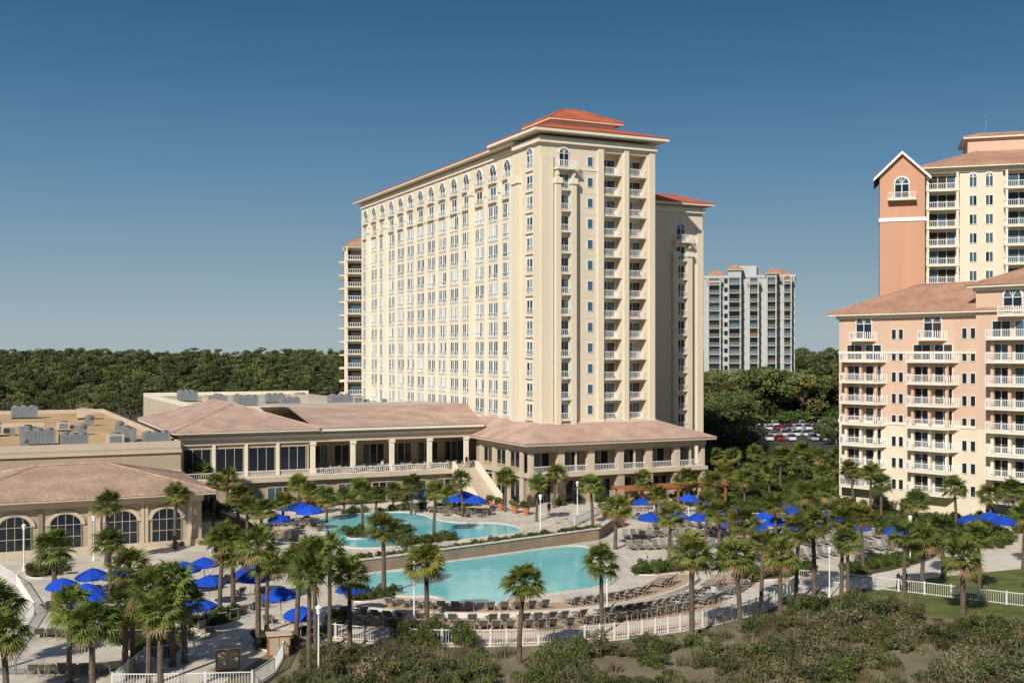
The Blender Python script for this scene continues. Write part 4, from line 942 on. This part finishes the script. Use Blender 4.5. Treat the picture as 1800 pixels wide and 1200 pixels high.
# ================================================================ people
M['skin']=mat('skin',(0.45,0.26,0.18),0.6,0.05,5); M['navy']=mat('dark_cloth',(0.02,0.022,0.03),0.9,0.1,5); M['jean']=mat('jeans_cloth',(0.04,0.06,0.11),0.9,0.1,5); M['hair']=mat('hair',(0.03,0.02,0.015),0.7,0.1,5); M['shirt']=mat('light_cloth',(0.5,0.5,0.48),0.9,0.05,5)
def person_mesh(shirt,pants,stride=0.18,seed=0):
    V=[];E=[];Rr=[]
    def v(p,r,par=None):
        V.append(p);Rr.append(r)
        if par is not None:E.append((par,len(V)-1))
        return len(V)-1
    pel=v((0,0,0.95),(0.16,0.11)); w1=v((0,0,1.12),(0.145,0.10),pel); c1=v((0,0,1.32),(0.18,0.115),w1); nk0=v((0,0,1.46),(0.12,0.08),c1); nk=v((0,-0.01,1.53),(0.055,0.055),nk0); h1=v((0,-0.015,1.60),(0.07,0.085),nk); h2=v((0,-0.02,1.68),(0.078,0.098),h1); h3=v((0,-0.01,1.755),(0.05,0.06),h2)
    nose=v((0,-0.125,1.655),(0.014,0.014),h2)
    for s,sg in ((-1,1),(1,-1)):
        sh=v((s*0.19,0,1.44),(0.065,0.065),nk0); el=v((s*0.235,0.02-sg*0.06,1.16),(0.045,0.045),sh); wr=v((s*0.25,-0.06-sg*0.12,0.93),(0.028,0.03),el); pa=v((s*0.25,-0.08-sg*0.13,0.865),(0.022,0.038),wr)
        for f in range(4): a=v((s*0.25,-0.115-sg*0.13+f*0.022,0.80-0.008*(1.5-abs(f-1.5))),(0.009,0.009),pa); v((s*0.24,-0.12-sg*0.13+f*0.02,0.765-0.01*(1.5-abs(f-1.5))),(0.008,0.008),a)
        v((s*0.235,-0.125-sg*0.13,0.84),(0.009,0.009),pa)
        hp=v((s*0.095,0,0.88),(0.095,0.10),pel); kn=v((s*0.1,-0.03+sg*stride*0.45,0.50),(0.06,0.062),hp); an=v((s*0.1,0.03+sg*stride,0.10),(0.038,0.042),kn); v((s*0.105,-0.14+sg*stride,0.04),(0.04,0.03),an)
    me=bpy.data.meshes.new('sk'); me.from_pydata(V,E,[]); o=bpy.data.objects.new('sk',me); COL.objects.link(o)
    md=o.modifiers.new('s','SKIN'); sv=me.skin_vertices[0].data
    for i,r in enumerate(Rr): sv[i].radius=r
    sv[0].use_root=True
    sb=o.modifiers.new('ss','SUBSURF'); sb.levels=1
    dg=bpy.context.evaluated_depsgraph_get(); m2=bpy.data.meshes.new_from_object(o.evaluated_get(dg)); bpy.data.objects.remove(o)
    m2.materials.clear()
    for n in (shirt,pants,'skin','hair'): m2.materials.append(M[n])
    for p in m2.polygons:
        p.use_smooth=True; c=p.center
        if c.z>1.5: p.material_index=3 if (c.z>1.71 or c.y>0.02) else 2
        elif c.z<0.1: p.material_index=3
        elif abs(c.x)>0.2 and c.z<0.95: p.material_index=2
        elif c.z<0.97: p.material_index=1
        else: p.material_index=0
    return m2
PM=[person_mesh('navy','jean',0.2),person_mesh('navy','navy',0.12),person_mesh('shirt','jean',0.05)]
for (x,y,z,k,rz) in [(1579,1036,0,0,0.6),(1592,1035,0,1,0.5),(868,899,1,2,1.0),(905,893,1,1,2.0),(1135,1000,0,2,0.3),(1230,930,0,0,2.4),(1345,965,0,2,1.4),(480,960,0,0,2),(1255,1060,0,2,2.8),(965,905,1,1,.3)]:
    place(PM[k],'person',G(x,y,float(z)),rz)
p=S(-6.5,11.5,5.0); place(PM[0],'person',p,0.4)
p=S(-20,10.6,5.0); place(PM[2],'person',p,2.4)

# ================================================================ light, sky, camera
EL=34.0; dx,dy=-0.42,-0.907
sun=bpy.data.lights.new('sun','SUN'); sun.energy=5.0; sun.angle=R(0.5); sun.color=(1.0,0.945,0.85)
so=bpy.data.objects.new('sun',sun); COL.objects.link(so)
dv=Vector((dx*math.cos(R(EL)),dy*math.cos(R(EL)),math.sin(R(EL))))
so.rotation_euler=dv.to_track_quat('Z','Y').to_euler()
w=bpy.data.worlds.new('World'); scene.world=w; w.use_nodes=True; nt=w.node_tree
bg=nt.nodes['Background']; sk=nt.nodes.new('ShaderNodeTexSky'); sk.sky_type='NISHITA'; sk.sun_disc=False
sk.sun_elevation=R(EL); sk.sun_rotation=math.atan2(dx,dy); sk.altitude=0; sk.air_density=1.0; sk.dust_density=0.4; sk.ozone_density=2.0
nt.links.new(sk.outputs[0],bg.inputs[0]); bg.inputs[1].default_value=0.08
# clear-day low sky: deep blue falling to a pale grey-blue haze at the horizon
tc=nt.nodes.new('ShaderNodeTexCoord'); sx=nt.nodes.new('ShaderNodeSeparateXYZ'); nt.links.new(tc.outputs['Generated'],sx.inputs[0])
cr=nt.nodes.new('ShaderNodeValToRGB'); e=cr.color_ramp.elements
e[0].position=0.0; e[0].color=(0.38,0.455,0.48,1); e[1].position=0.42; e[1].color=(0.028,0.105,0.225,1)
for (p_,c_) in ((0.03,(0.335,0.43,0.475)),(0.085,(0.215,0.345,0.445)),(0.16,(0.115,0.245,0.395)),(0.23,(0.06,0.172,0.312)),(0.3,(0.034,0.12,0.24))):
    k=e.new(p_); k.color=c_+(1,)
nt.links.new(sx.outputs[2],cr.inputs[0])
b2=nt.nodes.new('ShaderNodeBackground'); nt.links.new(cr.outputs[0],b2.inputs[0]); b2.inputs[1].default_value=1.0
mr=nt.nodes.new('ShaderNodeMapRange'); mr.inputs[1].default_value=0.36; mr.inputs[2].default_value=0.6; nt.links.new(sx.outputs[2],mr.inputs[0])
mx=nt.nodes.new('ShaderNodeMixShader'); nt.links.new(mr.outputs[0],mx.inputs[0]); nt.links.new(b2.outputs[0],mx.inputs[1]); nt.links.new(bg.outputs[0],mx.inputs[2])
nt.links.new(mx.outputs[0],nt.nodes['World Output'].inputs[0])
cam=bpy.data.cameras.new('camera'); cam.lens=40; cam.sensor_width=36; cam.shift_y=20/1800; cam.clip_end=9000; cam.clip_start=0.5
co=bpy.data.objects.new('camera',cam); co.location=(0,0,H); co.rotation_euler=(R(90),0,0); COL.objects.link(co); scene.camera=co
scene.view_settings.view_transform='Standard'; scene.view_settings.look='None'; scene.view_settings.exposure=0
